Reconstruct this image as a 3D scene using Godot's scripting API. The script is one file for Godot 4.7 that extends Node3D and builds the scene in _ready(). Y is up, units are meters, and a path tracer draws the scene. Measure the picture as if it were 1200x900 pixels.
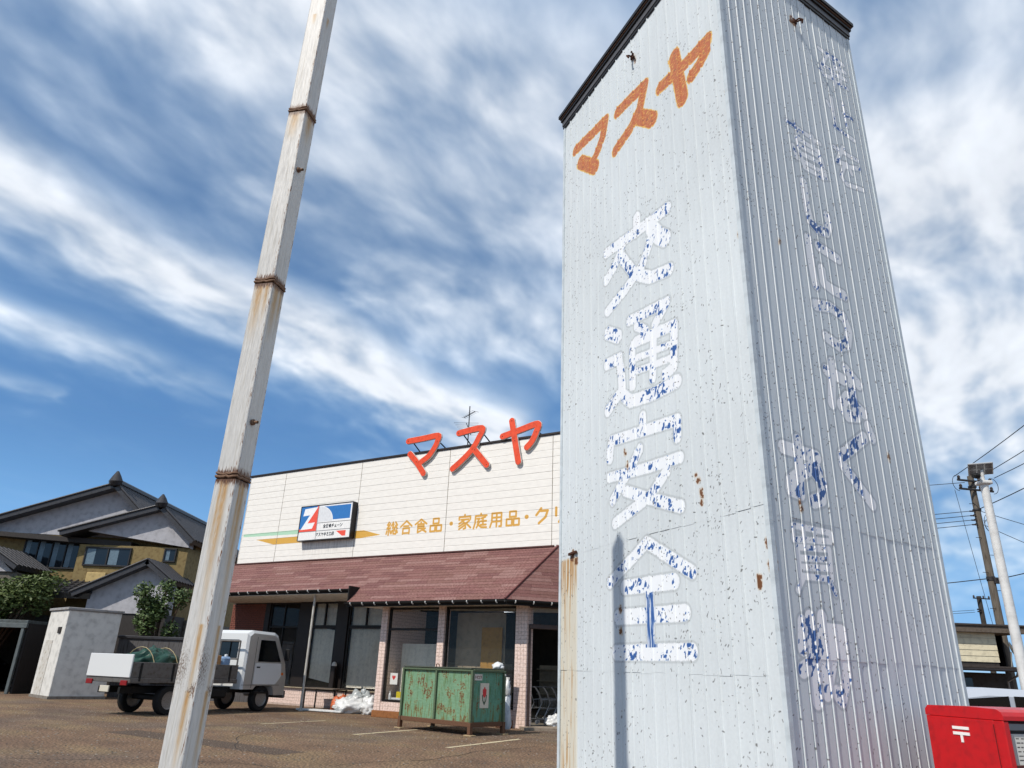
extends Node3D
# A roadside shop with a corrugated sign tower in front of it. Units are metres, y is up, the camera stands at the origin looking along -z.

const EYE := Vector3(0, 1.5, 0)
const SUN_AZ := Vector3(0.722, 0, -0.692)      # the way the sunlight travels over the ground
const SUN_EL := 47.2

var rng := RandomNumberGenerator.new()
var used := {}
var mats := {}
var noise_cache := {}

# ------------------------------------------------------------------ naming helpers
func numbered(called: String) -> String:
	if not used.has(called):
		used[called] = 0
		return called
	used[called] += 1
	return "%s_%03d" % [called, used[called]]

func thing(called: String, label: String, category: String, xf := Transform3D(), group := "") -> Node3D:
	var o := Node3D.new()
	o.name = numbered(called)
	add_child(o, true)
	o.transform = xf
	o.set_meta("label", label)
	o.set_meta("category", category)
	if group:
		o.set_meta("group", group)
	return o

func obj(called: String, s: SurfaceTool, m: Material, parent: Node = null) -> MeshInstance3D:
	var o := MeshInstance3D.new()
	o.mesh = s.commit()
	o.material_override = m
	return place(called, o, parent)

func place(called: String, o: MeshInstance3D, parent: Node = null) -> MeshInstance3D:
	if parent == null:
		o.name = numbered(called)
		add_child(o, true)
	else:
		var n := 0
		var nm := called
		while parent.has_node(nm):
			n += 1
			nm = "%s_%03d" % [called, n]
		o.name = nm
		parent.add_child(o, true)
	return o

func shared(called: String, mesh: Mesh, m: Material, xf: Transform3D, parent: Node) -> MeshInstance3D:
	var o := MeshInstance3D.new()
	o.mesh = mesh
	o.material_override = m
	o.transform = xf
	return place(called, o, parent)

func struct(called: String, s: SurfaceTool, m: Material) -> MeshInstance3D:
	var o := obj(called, s, m)
	o.set_meta("kind", "structure")
	return o

func copy(src: Node3D, label: String, xf: Transform3D) -> Node3D:
	var c: Node3D = src.duplicate()
	var base := String(src.name)
	if base.length() > 4 and base[base.length() - 4] == "_":
		base = base.substr(0, base.length() - 4)
	c.name = numbered(base)
	add_child(c, true)
	c.transform = xf
	c.set_meta("label", label)
	return c

func tag(o: Node, label: String, category: String, group := "") -> void:
	o.set_meta("label", label)
	o.set_meta("category", category)
	if group:
		o.set_meta("group", group)

# ------------------------------------------------------------------ mesh helpers
func mb() -> SurfaceTool:
	var s := SurfaceTool.new()
	s.begin(Mesh.PRIMITIVE_TRIANGLES)
	return s

func face(s: SurfaceTool, pts: Array, n: Vector3, uvs: Array = []) -> void:
	# a flat convex polygon that faces n
	n = n.normalized()
	var g: Vector3 = (pts[2] - pts[0]).cross(pts[1] - pts[0])
	var flip := g.dot(n) < 0.0
	if pts.size() > 3 and absf(g.length()) < 1e-9:
		flip = (pts[3] - pts[1]).cross(pts[2] - pts[1]).dot(n) < 0.0
	for i in range(1, pts.size() - 1):
		var order := [0, i + 1, i] if flip else [0, i, i + 1]
		for k in order:
			s.set_normal(n)
			s.set_uv(uvs[k] if uvs.size() else Vector2(pts[k].x + pts[k].z, -pts[k].y))
			s.add_vertex(pts[k])

func quad(s: SurfaceTool, a: Vector3, b: Vector3, c: Vector3, d: Vector3, toward: Vector3, uvs: Array = []) -> void:
	var n := (c - a).cross(b - a)
	if n.length() < 1e-12:
		n = (d - b).cross(c - b)
	if n.dot(toward) < 0:
		n = -n
	face(s, [a, b, c, d], n, uvs)

func box(s: SurfaceTool, c: Vector3, size: Vector3, bas := Basis(), bev := 0.0) -> void:
	# a box with chamfered edges when bev > 0
	var h := size * 0.5
	var b := minf(bev, minf(h.x, minf(h.y, h.z)) * 0.8)
	var ax := [Vector3(1, 0, 0), Vector3(0, 1, 0), Vector3(0, 0, 1)]
	for i in 3:
		var j := (i + 1) % 3
		var k := (i + 2) % 3
		for sg in [-1.0, 1.0]:
			var n: Vector3 = ax[i] * sg
			var o: Vector3 = ax[i] * h[i] * sg
			var p: Vector3 = ax[j] * (h[j] - b)
			var q: Vector3 = ax[k] * (h[k] - b)
			face(s, [c + bas * (o - p - q), c + bas * (o + p - q), c + bas * (o + p + q), c + bas * (o - p + q)], bas * n)
	if b <= 0.0:
		return
	for i in 3:
		var j := (i + 1) % 3
		var k := (i + 2) % 3
		for sj in [-1.0, 1.0]:
			for sk in [-1.0, 1.0]:
				var e: Vector3 = ax[i] * (h[i] - b)
				var p: Vector3 = ax[j] * h[j] * sj + ax[k] * (h[k] - b) * sk
				var q: Vector3 = ax[j] * (h[j] - b) * sj + ax[k] * h[k] * sk
				face(s, [c + bas * (p - e), c + bas * (p + e), c + bas * (q + e), c + bas * (q - e)], bas * (ax[j] * sj + ax[k] * sk))
	for sx in [-1.0, 1.0]:
		for sy in [-1.0, 1.0]:
			for sz in [-1.0, 1.0]:
				face(s, [c + bas * Vector3(h.x * sx, (h.y - b) * sy, (h.z - b) * sz), c + bas * Vector3((h.x - b) * sx, h.y * sy, (h.z - b) * sz), c + bas * Vector3((h.x - b) * sx, (h.y - b) * sy, h.z * sz)], bas * Vector3(sx, sy, sz))

func bx(x0: float, x1: float, y0: float, y1: float, z0: float, z1: float, s: SurfaceTool = null, bev := 0.0) -> SurfaceTool:
	if s == null:
		s = mb()
	box(s, Vector3(x0 + x1, y0 + y1, z0 + z1) * 0.5, Vector3(absf(x1 - x0), absf(y1 - y0), absf(z1 - z0)), Basis(), bev)
	return s

func tube(s: SurfaceTool, pts: Array, rad, sides := 8, caps := true) -> void:
	# a smooth tube along pts; rad is one radius or a list
	var n := pts.size()
	var up := Vector3(0.31, 0.9, 0.17).normalized()
	var rings := []
	var norms := []
	for i in n:
		var t: Vector3 = (pts[mini(i + 1, n - 1)] - pts[maxi(i - 1, 0)]).normalized()
		if absf(t.dot(up)) > 0.95:
			up = Vector3(0.9, 0.1, 0.4).normalized()
		var a := t.cross(up).normalized()
		var b := t.cross(a).normalized()
		up = -b if up.dot(-b) > 0 else b
		a = t.cross(up).normalized()
		b = a.cross(t).normalized()
		var r: float = rad[i] if rad is Array else rad
		var ring := []
		var nr := []
		for k in sides:
			var w := TAU * k / sides
			var d: Vector3 = a * cos(w) + b * sin(w)
			ring.append(pts[i] + d * r)
			nr.append(d)
		rings.append(ring)
		norms.append(nr)
	for i in n - 1:
		for k in sides:
			var l := (k + 1) % sides
			var P := [rings[i][k], rings[i][l], rings[i + 1][l], rings[i + 1][k]]
			var N := [norms[i][k], norms[i][l], norms[i + 1][l], norms[i + 1][k]]
			var g: Vector3 = (P[2] - P[0]).cross(P[1] - P[0])
			var order := [0, 1, 2, 0, 2, 3] if g.dot(N[0] + N[1]) > 0 else [0, 2, 1, 0, 3, 2]
			for q in order:
				s.set_normal(N[q])
				s.set_uv(Vector2(float(k + (1 if q == 1 or q == 2 else 0)) / sides, i + (1 if q > 1 else 0)))
				s.add_vertex(P[q])
	if caps:
		face(s, rings[0], pts[0] - pts[1])
		face(s, rings[n - 1], pts[n - 1] - pts[n - 2])

func lathe(s: SurfaceTool, prof: Array, sides := 16, xf := Transform3D()) -> void:
	# prof: [radius, y] pairs from bottom to top, spun round y
	for i in prof.size() - 1:
		var a: Array = prof[i]
		var b: Array = prof[i + 1]
		for k in sides:
			var w0 := TAU * k / sides
			var w1 := TAU * (k + 1) / sides
			var P := [Vector3(cos(w0) * a[0], a[1], sin(w0) * a[0]), Vector3(cos(w1) * a[0], a[1], sin(w1) * a[0]), Vector3(cos(w1) * b[0], b[1], sin(w1) * b[0]), Vector3(cos(w0) * b[0], b[1], sin(w0) * b[0])]
			var sl := Vector2(b[1] - a[1], a[0] - b[0]).normalized()
			var N := [Vector3(cos(w0) * sl.x, sl.y, sin(w0) * sl.x), Vector3(cos(w1) * sl.x, sl.y, sin(w1) * sl.x)]
			var mid: Vector3 = N[0] + N[1]
			var g: Vector3 = (P[2] - P[0]).cross(P[1] - P[0]) + (P[3] - P[0]).cross(P[2] - P[0])
			var order := [0, 1, 2, 0, 2, 3] if g.dot(mid) > 0 else [0, 2, 1, 0, 3, 2]
			for q in order:
				s.set_normal(xf.basis * N[1 if q == 1 or q == 2 else 0])
				s.set_uv(Vector2(P[q].x, P[q].y))
				s.add_vertex(xf * P[q])

func prism(front: SurfaceTool, side: SurfaceTool, poly: PackedVector2Array, z0: float, z1: float, xf := Transform3D(), uvscale := Vector2.ONE, uvoff := Vector2.ZERO) -> void:
	# poly in the xy plane pushed from z0 to z1; the z1 face goes to front, the rest to side
	if Geometry2D.is_polygon_clockwise(poly):
		poly.reverse()
	var tri := Geometry2D.triangulate_polygon(poly)
	for zi in 2:
		var z := z1 if zi == 0 else z0
		var s := front if zi == 0 else side
		var n := xf.basis * Vector3(0, 0, 1 if zi == 0 else -1)
		for t in range(0, tri.size(), 3):
			var P := []
			var U := []
			for q in 3:
				var v := poly[tri[t + q]]
				P.append(xf * Vector3(v.x, v.y, z))
				U.append(Vector2((v.x - uvoff.x) * uvscale.x, (v.y - uvoff.y) * uvscale.y))
			face(s, P, n, U)
	for i in poly.size():
		var a := poly[i]
		var b := poly[(i + 1) % poly.size()]
		if a.distance_to(b) < 1e-5:
			continue
		var o := Vector2(b.y - a.y, a.x - b.x)
		face(side, [xf * Vector3(a.x, a.y, z0), xf * Vector3(b.x, b.y, z0), xf * Vector3(b.x, b.y, z1), xf * Vector3(a.x, a.y, z1)], xf.basis * Vector3(o.x, o.y, 0))

func thick_line(p: PackedVector2Array, r: float, smooth := true) -> PackedVector2Array:
	# a line with round ends and joints; its corners are eased by a spline first
	var q := PackedVector2Array()
	var n := p.size()
	if n < 3 or not smooth:
		q = p.duplicate()
	else:
		for i in n - 1:
			for k in 5:
				q.append(p[i].cubic_interpolate(p[i + 1], p[maxi(i - 1, 0)], p[mini(i + 2, n - 1)], k / 5.0))
		q.append(p[n - 1])
	for i in q.size():
		q[i] *= 200.0
	var o: PackedVector2Array = Geometry2D.offset_polyline(q, r * 200.0, Geometry2D.JOIN_ROUND, Geometry2D.END_ROUND)[0]
	for i in o.size():
		o[i] /= 200.0
	return o

func P2(a: Array) -> PackedVector2Array:
	var r := PackedVector2Array()
	for i in range(0, a.size(), 2):
		r.append(Vector2(a[i], a[i + 1]))
	return r

# ------------------------------------------------------------------ materials
func noise(freq: float, oct := 4, sd := 1, kind := FastNoiseLite.TYPE_SIMPLEX_SMOOTH) -> FastNoiseLite:
	var n := FastNoiseLite.new()
	n.seed = sd
	n.noise_type = kind
	n.frequency = freq
	n.fractal_type = FastNoiseLite.FRACTAL_FBM if oct > 1 else FastNoiseLite.FRACTAL_NONE
	n.fractal_octaves = oct
	return n

func ntex(key: String, freq: float, oct: int, sd: int, stops: Array, size := 512, normal := 0.0) -> NoiseTexture2D:
	# a seamless noise picture; stops are [offset, colour] pairs
	if noise_cache.has(key):
		return noise_cache[key]
	var t := NoiseTexture2D.new()
	t.width = size
	t.height = size
	t.seamless = true
	t.noise = noise(freq, oct, sd)
	if normal > 0.0:
		t.as_normal_map = true
		t.bump_strength = normal
	else:
		var g := Gradient.new()
		g.offsets = PackedFloat32Array(stops.map(func(p): return p[0]))
		g.colors = PackedColorArray(stops.map(func(p): return p[1]))
		t.color_ramp = g
	noise_cache[key] = t
	return t

func grey(v: float) -> Color:
	return Color(v, v, v)

func L(r: float, g: float, b: float) -> Color:
	return Color(r, g, b).linear_to_srgb()

func mat(key: String, col: Color, rough := 0.75, metal := 0.0, dirt := 1, scale := 0.6) -> StandardMaterial3D:
	# a plain paint, metal or plaster: dirt 0 clean, 1 mottled, 2 grimy, 3 streaked
	if mats.has(key):
		return mats[key]
	var m := StandardMaterial3D.new()
	m.albedo_color = col
	m.roughness = rough
	m.metallic = metal
	if dirt > 0:
		m.uv1_triplanar = true
		m.uv1_scale = Vector3.ONE * scale
		if dirt == 1:
			m.albedo_texture = ntex("mottle", 0.012, 5, 3, [[0.0, grey(0.82)], [0.45, grey(0.95)], [1.0, grey(1.0)]])
		elif dirt == 2:
			m.albedo_texture = ntex("grime", 0.016, 6, 8, [[0.0, Color(0.74, 0.70, 0.65)], [0.28, Color(0.91, 0.895, 0.875)], [0.5, grey(0.965)], [1.0, grey(1.0)]])
		else:
			m.uv1_scale = Vector3(scale * 3.0, scale * 0.35, scale * 3.0)
			m.albedo_texture = ntex("streak", 0.02, 5, 21, [[0.0, Color(0.62, 0.58, 0.54)], [0.45, grey(0.93)], [1.0, grey(1.0)]])
		m.normal_enabled = true
		m.normal_texture = ntex("bump", 0.03, 4, 5, [], 512, 3.0)
		m.normal_scale = 0.25
	mats[key] = m
	return m

func glass(key: String, col: Color, alpha: float) -> StandardMaterial3D:
	if mats.has(key):
		return mats[key]
	var m := StandardMaterial3D.new()
	m.albedo_color = Color(col.r, col.g, col.b, alpha)
	m.transparency = BaseMaterial3D.TRANSPARENCY_ALPHA
	m.roughness = 0.03
	m.metallic_specular = 0.22
	mats[key] = m
	return m

# ------------------------------------------------------------------ painted pictures
# A sheet measured in metres: the distance from every pixel to the painted strokes.
class Sheet:
	var w: int
	var h: int
	var sx: float
	var sy: float
	var d: PackedFloat32Array
	func _init(pw: int, ph: int, mw: float, mh: float) -> void:
		w = pw
		h = ph
		sx = mw / pw
		sy = mh / ph
		d = PackedFloat32Array()
		d.resize(w * h)
		d.fill(9.0)
	func stroke(pts: PackedVector2Array, rad: float, pad := 0.04) -> void:
		# pts in metres, y down from the top of the sheet
		for i in maxi(pts.size() - 1, 1):
			var a := pts[i]
			var b := pts[mini(i + 1, pts.size() - 1)]
			var ab := b - a
			var len2 := maxf(ab.length_squared(), 1e-9)
			var e := rad + pad
			var x0 := clampi(int((minf(a.x, b.x) - e) / sx), 0, w - 1)
			var x1 := clampi(int((maxf(a.x, b.x) + e) / sx), 0, w - 1)
			var y0 := clampi(int((minf(a.y, b.y) - e) / sy), 0, h - 1)
			var y1 := clampi(int((maxf(a.y, b.y) + e) / sy), 0, h - 1)
			for y in range(y0, y1 + 1):
				for x in range(x0, x1 + 1):
					var p := Vector2((x + 0.5) * sx, (y + 0.5) * sy)
					var t := clampf((p - a).dot(ab) / len2, 0.0, 1.0)
					var v := p.distance_to(a + ab * t) - rad
					if v < d[y * w + x]:
						d[y * w + x] = v

func banded(w: int, h: int, shade: Callable) -> ImageTexture:
	# shade(y0, y1) returns the RGB bytes of rows y0 .. y1 - 1; bands run side by side
	return ImageTexture.create_from_image(banded_image(w, h, shade))

func banded_image(w: int, h: int, shade: Callable) -> Image:
	var step := 32
	var n := int(ceil(float(h) / step))
	var parts := []
	parts.resize(n)
	var job := func(i: int) -> void:
		parts[i] = shade.call(i * step, mini((i + 1) * step, h))
	var id := WorkerThreadPool.add_group_task(job, n)
	WorkerThreadPool.wait_for_group_task_completion(id)
	var all := PackedByteArray()
	for p in parts:
		all.append_array(p)
	return Image.create_from_data(w, h, false, Image.FORMAT_RGB8, all)

func put(b: PackedByteArray, at: int, c: Vector3) -> void:
	b[at] = int(clampf(c.x, 0.0, 1.0) * 255.0)
	b[at + 1] = int(clampf(c.y, 0.0, 1.0) * 255.0)
	b[at + 2] = int(clampf(c.z, 0.0, 1.0) * 255.0)

# the strokes of the characters on a 100 x 100 square, y down
func glyph(c: String) -> Array:
	match c:
		"総": return [[22,4,10,22,30,30], [34,14,8,50], [8,50,36,46], [22,50,22,96], [8,66,4,88], [34,64,40,82], [58,6,46,30], [78,6,94,28], [64,20,56,46,88,42], [80,30,94,52], [52,66,46,88], [62,62,64,90,86,92,88,78], [72,56,78,70], [90,64,98,82]]
		"合": return [[50,4,4,44], [50,4,96,44], [30,42,70,42], [24,58,24,96], [24,58,76,58,76,96], [24,92,76,92]]
		"食": return [[50,2,4,36], [50,2,96,36], [50,22,50,34], [26,36,74,36,74,66,26,66], [26,36,26,94,50,84], [26,51,74,51], [50,66,94,94], [86,68,62,80]]
		"品": return [[28,6,72,6,72,40,28,40,28,6], [6,54,44,54,44,94,6,94,6,54], [56,54,94,54,94,94,56,94,56,54]]
		"家": return [[50,0,50,14], [8,32,8,14,92,14,92,32], [22,32,78,32], [52,32,8,58], [36,44,54,60,58,90,44,94], [46,56,8,76], [54,68,10,94], [86,42,60,58], [60,56,96,88]]
		"庭": return [[54,2,54,14], [14,16,96,16], [14,16,12,60,2,96], [26,34,44,34,30,56,44,56,24,92], [30,70,60,92,96,94], [86,26,58,34], [70,34,70,74], [54,52,94,52], [54,76,92,76]]
		"用": return [[18,8,18,60,6,96], [18,8,86,8,86,94,72,94], [18,36,86,36], [18,62,86,62], [52,8,52,94]]
		"・": return [[49,50,51,50]]
		"ク": return [[40,4,8,44], [38,20,84,20,70,60,26,96]]
		"リ": return [[24,8,24,56], [76,6,76,56,44,96]]
		"ー": return [[8,50,92,50]]
		"ニ": return [[20,22,80,22], [6,82,94,82]]
		"ン": return [[10,16,34,34], [10,90,56,76,94,24]]
		"グ": return [[40,4,8,44], [38,20,84,20,70,60,26,96], [80,0,86,12], [94,-4,100,8]]
		"全": return [[50,4,4,44], [50,4,96,44], [22,46,78,46], [26,68,74,68], [8,94,92,94], [50,46,50,94]]
		"日": return [[20,6,20,96], [20,6,80,6,80,96], [20,50,80,50], [20,92,80,92]]
		"チ": return [[78,8,22,22], [6,46,94,46], [52,16,52,56,24,96]]
		"ェ": return [[24,46,76,46], [50,46,50,92], [14,92,86,92]]
		"マ": return [[8,16,90,16,46,68], [28,50,62,90]]
		"ス": return [[14,14,78,14,10,94], [50,54,92,92]]
		"ヤ": return [[6,40,92,24,74,54], [32,6,56,96]]
		"中": return [[12,26,88,26,88,64,12,64,12,26], [50,2,50,98]]
		"之": return [[46,2,54,14], [14,26,82,26,20,78], [20,78,40,92,96,92]]
		"口": return [[16,16,84,16,84,90,16,90,16,16]]
		"店": return [[54,2,54,14], [14,16,96,16], [14,16,10,66,2,96], [54,24,54,56], [54,38,88,38], [30,58,84,58,84,92,30,92,30,58]]
	return []

func write(sh: Sheet, text: String, x: float, y: float, size: Vector2, step: float, rad: float) -> void:
	for i in text.length():
		for st in glyph(text[i]):
			var p := P2(st)
			for k in p.size():
				p[k] = Vector2(x + i * step + p[k].x * 0.01 * size.x, y + p[k].y * 0.01 * size.y)
			sh.stroke(p, rad, 0.02)

# ------------------------------------------------------------------ sky
func seg_dist(p: Vector2, a: Vector2, b: Vector2) -> float:
	var ab := b - a
	var t := clampf((p - a).dot(ab) / maxf(ab.length_squared(), 1e-6), 0.0, 1.0)
	return p.distance_to(a + ab * t)

func sky_picture() -> ImageTexture:
	var w := 3072
	var h := 1536
	var n1 := noise(1.15, 6, 11)
	var n2 := noise(1.3, 3, 12)
	var n3 := noise(5.0, 6, 13)
	var n4 := noise(0.30, 3, 14)
	# banks and streaks of cloud: azimuth and height in degrees of both ends, half width, thickness
	var banks := [[-50.0, 31.0, -26.0, 26.6, 2.2, 0.80], [-26.0, 26.6, -3.0, 18.6, 2.5, 0.84], [-46.0, 23.5, -24.0, 18.3, 1.2, 0.5], [-48.0, 18.5, -34.0, 16.0, 0.6, 0.36], [-26.0, 47.0, 6.0, 42.0, 7.0, 0.66], [-20.0, 36.0, 4.0, 35.0, 6.0, 0.62], [-12.0, 28.5, 4.0, 26.0, 3.4, 0.58], [-62.0, 45.0, -26.0, 43.0, 4.0, 0.52], [-50.0, 37.0, -28.0, 35.0, 3.0, 0.34], [30.0, 43.0, 48.0, 40.0, 5.0, 0.52], [27.0, 33.0, 52.0, 29.0, 7.5, 0.92], [24.0, 21.0, 54.0, 19.0, 7.5, 0.94], [18.0, 9.0, 60.0, 8.0, 5.0, 0.5], [-4.0, 13.0, 20.0, 14.0, 4.0, 0.34]]
	var shade := func(y0: int, y1: int) -> PackedByteArray:
		var b := PackedByteArray()
		b.resize((y1 - y0) * w * 3)
		for y in range(y0, y1):
			var el := 90.0 - 180.0 * (y + 0.5) / h
			var ce := cos(deg_to_rad(el))
			var se := sin(deg_to_rad(el))
			var row := (y - y0) * w * 3
			if el < -0.6:
				for x in w:
					put(b, row + x * 3, Vector3(0.42, 0.38, 0.33))
				continue
			var k := clampf(1.0 - se, 0.0, 1.0)
			var blue := Vector3(0.325, 0.46, 0.635).lerp(Vector3(0.345, 0.515, 0.715), smoothstep(0.45, 0.72, k)).lerp(Vector3(0.47, 0.67, 0.865), smoothstep(0.70, 0.90, k)).lerp(Vector3(0.62, 0.78, 0.91), smoothstep(0.90, 1.0, k))
			for x in w:
				var az := wrapf((float(x) + 0.5) / w * 360.0, -180.0, 180.0)
				var ar := deg_to_rad(az)
				var px := sin(ar) * ce / (se + 0.16)
				var pz := -cos(ar) * ce / (se + 0.16)
				var wx := n2.get_noise_2d(px, pz)
				var wz := n2.get_noise_2d(px + 37.0, pz - 19.0)
				var a := px * 0.57 - pz * 0.82 + wx * 0.07
				var c := px * 0.82 + pz * 0.57 + wz * 0.06
				var n := n1.get_noise_2d(a * 0.95, c * 1.6)
				var f := n3.get_noise_2d(a * 0.95 + c * 0.2, c * 1.7)
				var cover := 0.0
				var q := Vector2(az + wx * 4.0 + f * 1.5, el + wz * 1.6 + n * 1.6)
				for k2 in banks:
					if absf(el - k2[1]) < 22.0:
						var dd: float = seg_dist(q, Vector2(k2[0], k2[1]), Vector2(k2[2], k2[3])) / k2[4]
						if dd < 3.2:
							cover = maxf(cover, k2[5] * exp(-dd * dd * 0.5)) + 0.10 * k2[5] * exp(-dd * dd * 0.5)
				# the rest of the sky carries the same broken cloud
				var away := clampf(maxf((absf(az) - 46.0) / 14.0, (el - 48.0) / 8.0), 0.0, 1.0)
				cover = maxf(cover, away * (0.5 + 0.7 * n4.get_noise_2d(px, pz)))
				var v := cover * (0.88 + 0.52 * n + 0.30 * f) + 0.11 * n + 0.06 * f + 0.09 * smoothstep(26.0, 40.0, el) - 0.05 * smoothstep(24.0, 12.0, el)
				var dens := smoothstep(-0.10, 1.05, v)
				dens = dens * smoothstep(1.5, 9.0, el)
				var lit := 0.885 + 0.10 * n + 0.07 * f
				var cloud := Vector3(lit * 0.975, lit * 0.995, lit * 1.025)
				put(b, row + x * 3, blue.lerp(cloud, clampf(dens, 0.0, 0.96)))
		return b
	return banded(w, h, shade)

# ------------------------------------------------------------------ the scene
func _ready() -> void:
	rng.seed = 20240611
	var cam := Camera3D.new()
	cam.name = "camera"
	cam.transform = Transform3D(Basis(Vector3(0.99930, 0.03473, 0.01377), Vector3(-0.03736, 0.92896, 0.36829), Vector3(0.0, -0.36855, 0.92961)).orthonormalized(), EYE)
	cam.fov = 55.85
	cam.near = 0.05
	cam.far = 4000.0
	add_child(cam)
	var env := Environment.new()
	env.background_mode = Environment.BG_SKY
	var sky := Sky.new()
	var pano := PanoramaSkyMaterial.new()
	pano.panorama = sky_picture()
	pano.energy_multiplier = 1.0
	sky.sky_material = pano
	env.sky = sky
	env.background_energy_multiplier = 1.0
	env.tonemap_mode = Environment.TONE_MAPPER_LINEAR
	env.tonemap_exposure = 1.2
	env.sdfgi_enabled = true
	env.ssao_enabled = true
	env.ssil_enabled = true
	var we := WorldEnvironment.new()
	we.environment = env
	add_child(we)
	var sun := DirectionalLight3D.new()
	sun.name = "sun"
	var e := deg_to_rad(SUN_EL)
	var dir := SUN_AZ.normalized() * cos(e) - Vector3(0, sin(e), 0)
	sun.light_energy = 1.1
	sun.light_color = Color(1.0, 0.968, 0.925)
	sun.light_angular_distance = 0.6
	sun.shadow_enabled = true
	sun.transform = Transform3D(Basis.looking_at(dir, Vector3.UP), Vector3.ZERO)
	add_child(sun)

	ground()
	sign_tower()
	supermarket()
	house()
	right_side()
	steel_pole()
	letters_on_roof()
	box_sign()
	antenna()
	dumpster()
	flatbed_truck()
	shop_clutter()
	mailbox()
	power_lines()

# ------------------------------------------------------------------ ground
func ground() -> void:
	var xs := [-1500.0, -400.0, -150.0, -80.0, -50.0]
	var x := -38.0
	while x < 30.0:
		xs.append(x)
		x += 0.4
	xs.append_array([34.0, 50.0, 80.0, 150.0, 400.0, 1500.0])
	var zs := [-2500.0, -600.0, -200.0, -100.0, -70.0]
	var z := -50.0
	while z < 6.0:
		zs.append(z)
		z += 0.4
	zs.append_array([10.0, 20.0, 50.0, 200.0, 900.0])
	var nb := noise(0.16, 4, 31)
	var ns := noise(0.5, 4, 32)
	var nf := noise(0.9, 3, 33)
	var s := mb()
	var h := PackedFloat32Array()
	for j in zs.size():
		for i in xs.size():
			var p := Vector2(xs[i], zs[j])
			# iron-brown staining of the asphalt, greyer where it is worn, with olive dust towards the near left
			var a := p.dot(Vector2(0.853, 0.522))
			var b := p.dot(Vector2(-0.522, 0.853))
			var st := ns.get_noise_2d(a * 0.8, b * 1.5)
			var bg := nb.get_noise_2d(p.x, p.y)
			var c := Vector3(0.300, 0.184, 0.107)
			c = c.lerp(Vector3(0.225, 0.165, 0.122), smoothstep(0.0, 0.45, bg) * 0.8)
			c = c.lerp(Vector3(0.370, 0.265, 0.135), smoothstep(0.0, 0.45, st) * 0.6)
			c = c.lerp(Vector3(0.195, 0.115, 0.070), smoothstep(0.05, 0.5, -st) * 0.6)
			c *= 1.0 + 0.30 * nf.get_noise_2d(p.x, p.y)
			s.set_color(Color(c.x, c.y, c.z))
			s.set_normal(Vector3.UP)
			s.set_uv(p)
			s.add_vertex(Vector3(p.x, 0, p.y))
	var W := xs.size()
	for j in zs.size() - 1:
		for i in W - 1:
			var q := j * W + i
			for k in [q, q + 1, q + W + 1, q, q + W + 1, q + W]:
				s.add_index(k)
	var m := StandardMaterial3D.new()
	m.vertex_color_use_as_albedo = true
	m.roughness = 0.93
	m.uv1_triplanar = true
	m.uv1_world_triplanar = true
	m.uv1_scale = Vector3.ONE * 0.22
	m.albedo_texture = ntex("grain", 0.035, 6, 41, [[0.0, grey(0.25)], [0.36, grey(0.62)], [0.52, grey(0.86)], [0.7, grey(1.0)], [0.8, Color(1.0, 0.99, 0.96)], [1.0, grey(1.0)]], 2048)
	m.normal_enabled = true
	m.normal_texture = ntex("grain_bump", 0.06, 5, 42, [], 2048, 14.0)
	m.normal_scale = 0.9
	struct("ground", s, m)

	# loose grit on the asphalt
	var stone := mb()
	lathe(stone, [[0.0, -0.2], [0.8, -0.1], [1.0, 0.25], [0.6, 0.7], [0.0, 0.85]], 6)
	var grit_mesh := stone.commit()
	var mm := MultiMesh.new()
	mm.transform_format = MultiMesh.TRANSFORM_3D
	mm.use_colors = true
	mm.mesh = grit_mesh
	var gr := RandomNumberGenerator.new()
	gr.seed = 44
	var count := 9000
	mm.instance_count = count
	for i in count:
		var dist := 7.0 + 22.0 * pow(gr.randf(), 0.8)
		var ang := gr.randf_range(-0.62, 0.10)
		var sz := 0.006 + 0.016 * pow(gr.randf(), 3.0)
		mm.set_instance_transform(i, Transform3D(Basis(Vector3.UP, gr.randf() * TAU).scaled(Vector3(sz, sz * 0.8, sz * gr.randf_range(0.6, 1.0))), Vector3(sin(ang) * dist, 0.001, -cos(ang) * dist)))
		var v := gr.randf_range(0.08, 0.30)
		mm.set_instance_color(i, Color(v * 1.08, v * 0.92, v * 0.74))
	var grit := MultiMeshInstance3D.new()
	grit.name = "grit"
	grit.multimesh = mm
	var gmat := StandardMaterial3D.new()
	gmat.vertex_color_use_as_albedo = true
	gmat.roughness = 0.95
	grit.material_override = gmat
	add_child(grit, true)
	grit.set_meta("kind", "stuff")
	grit.set_meta("label", "loose grit scattered over the brown asphalt car park")
	grit.set_meta("category", "grit")

	# cracks and a darker patched strip in the asphalt
	var crack := mat("crack", Color(0.20, 0.16, 0.13), 0.98, 0.0, 1, 1.0)
	var cr := RandomNumberGenerator.new()
	cr.seed = 71
	for q in [[-7.5, -12.5, 0.35, 9.0], [-4.6, -14.6, 1.9, 7.0], [-2.6, -13.0, 0.9, 6.0], [-9.0, -19.0, 0.2, 8.0]]:
		var cs := mb()
		var at := Vector3(q[0], 0.0035, q[1])
		var ang: float = q[2]
		var steps := 26
		for k in steps:
			ang += cr.randf_range(-0.35, 0.35) - (ang - q[2]) * 0.2
			var nx: Vector3 = at + Vector3(cos(ang), 0, -sin(ang)) * q[3] / steps
			var side := Vector3(sin(ang), 0, cos(ang)) * cr.randf_range(0.006, 0.016)
			quad(cs, at - side, at + side, nx + side, nx - side, Vector3.UP)
			at = nx
		struct("asphalt_crack", cs, crack)
	var ps := mb()
	var pp := P2([-8.4, -17.2, -3.9, -14.2, -3.5, -14.8, -8.0, -17.9])
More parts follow.
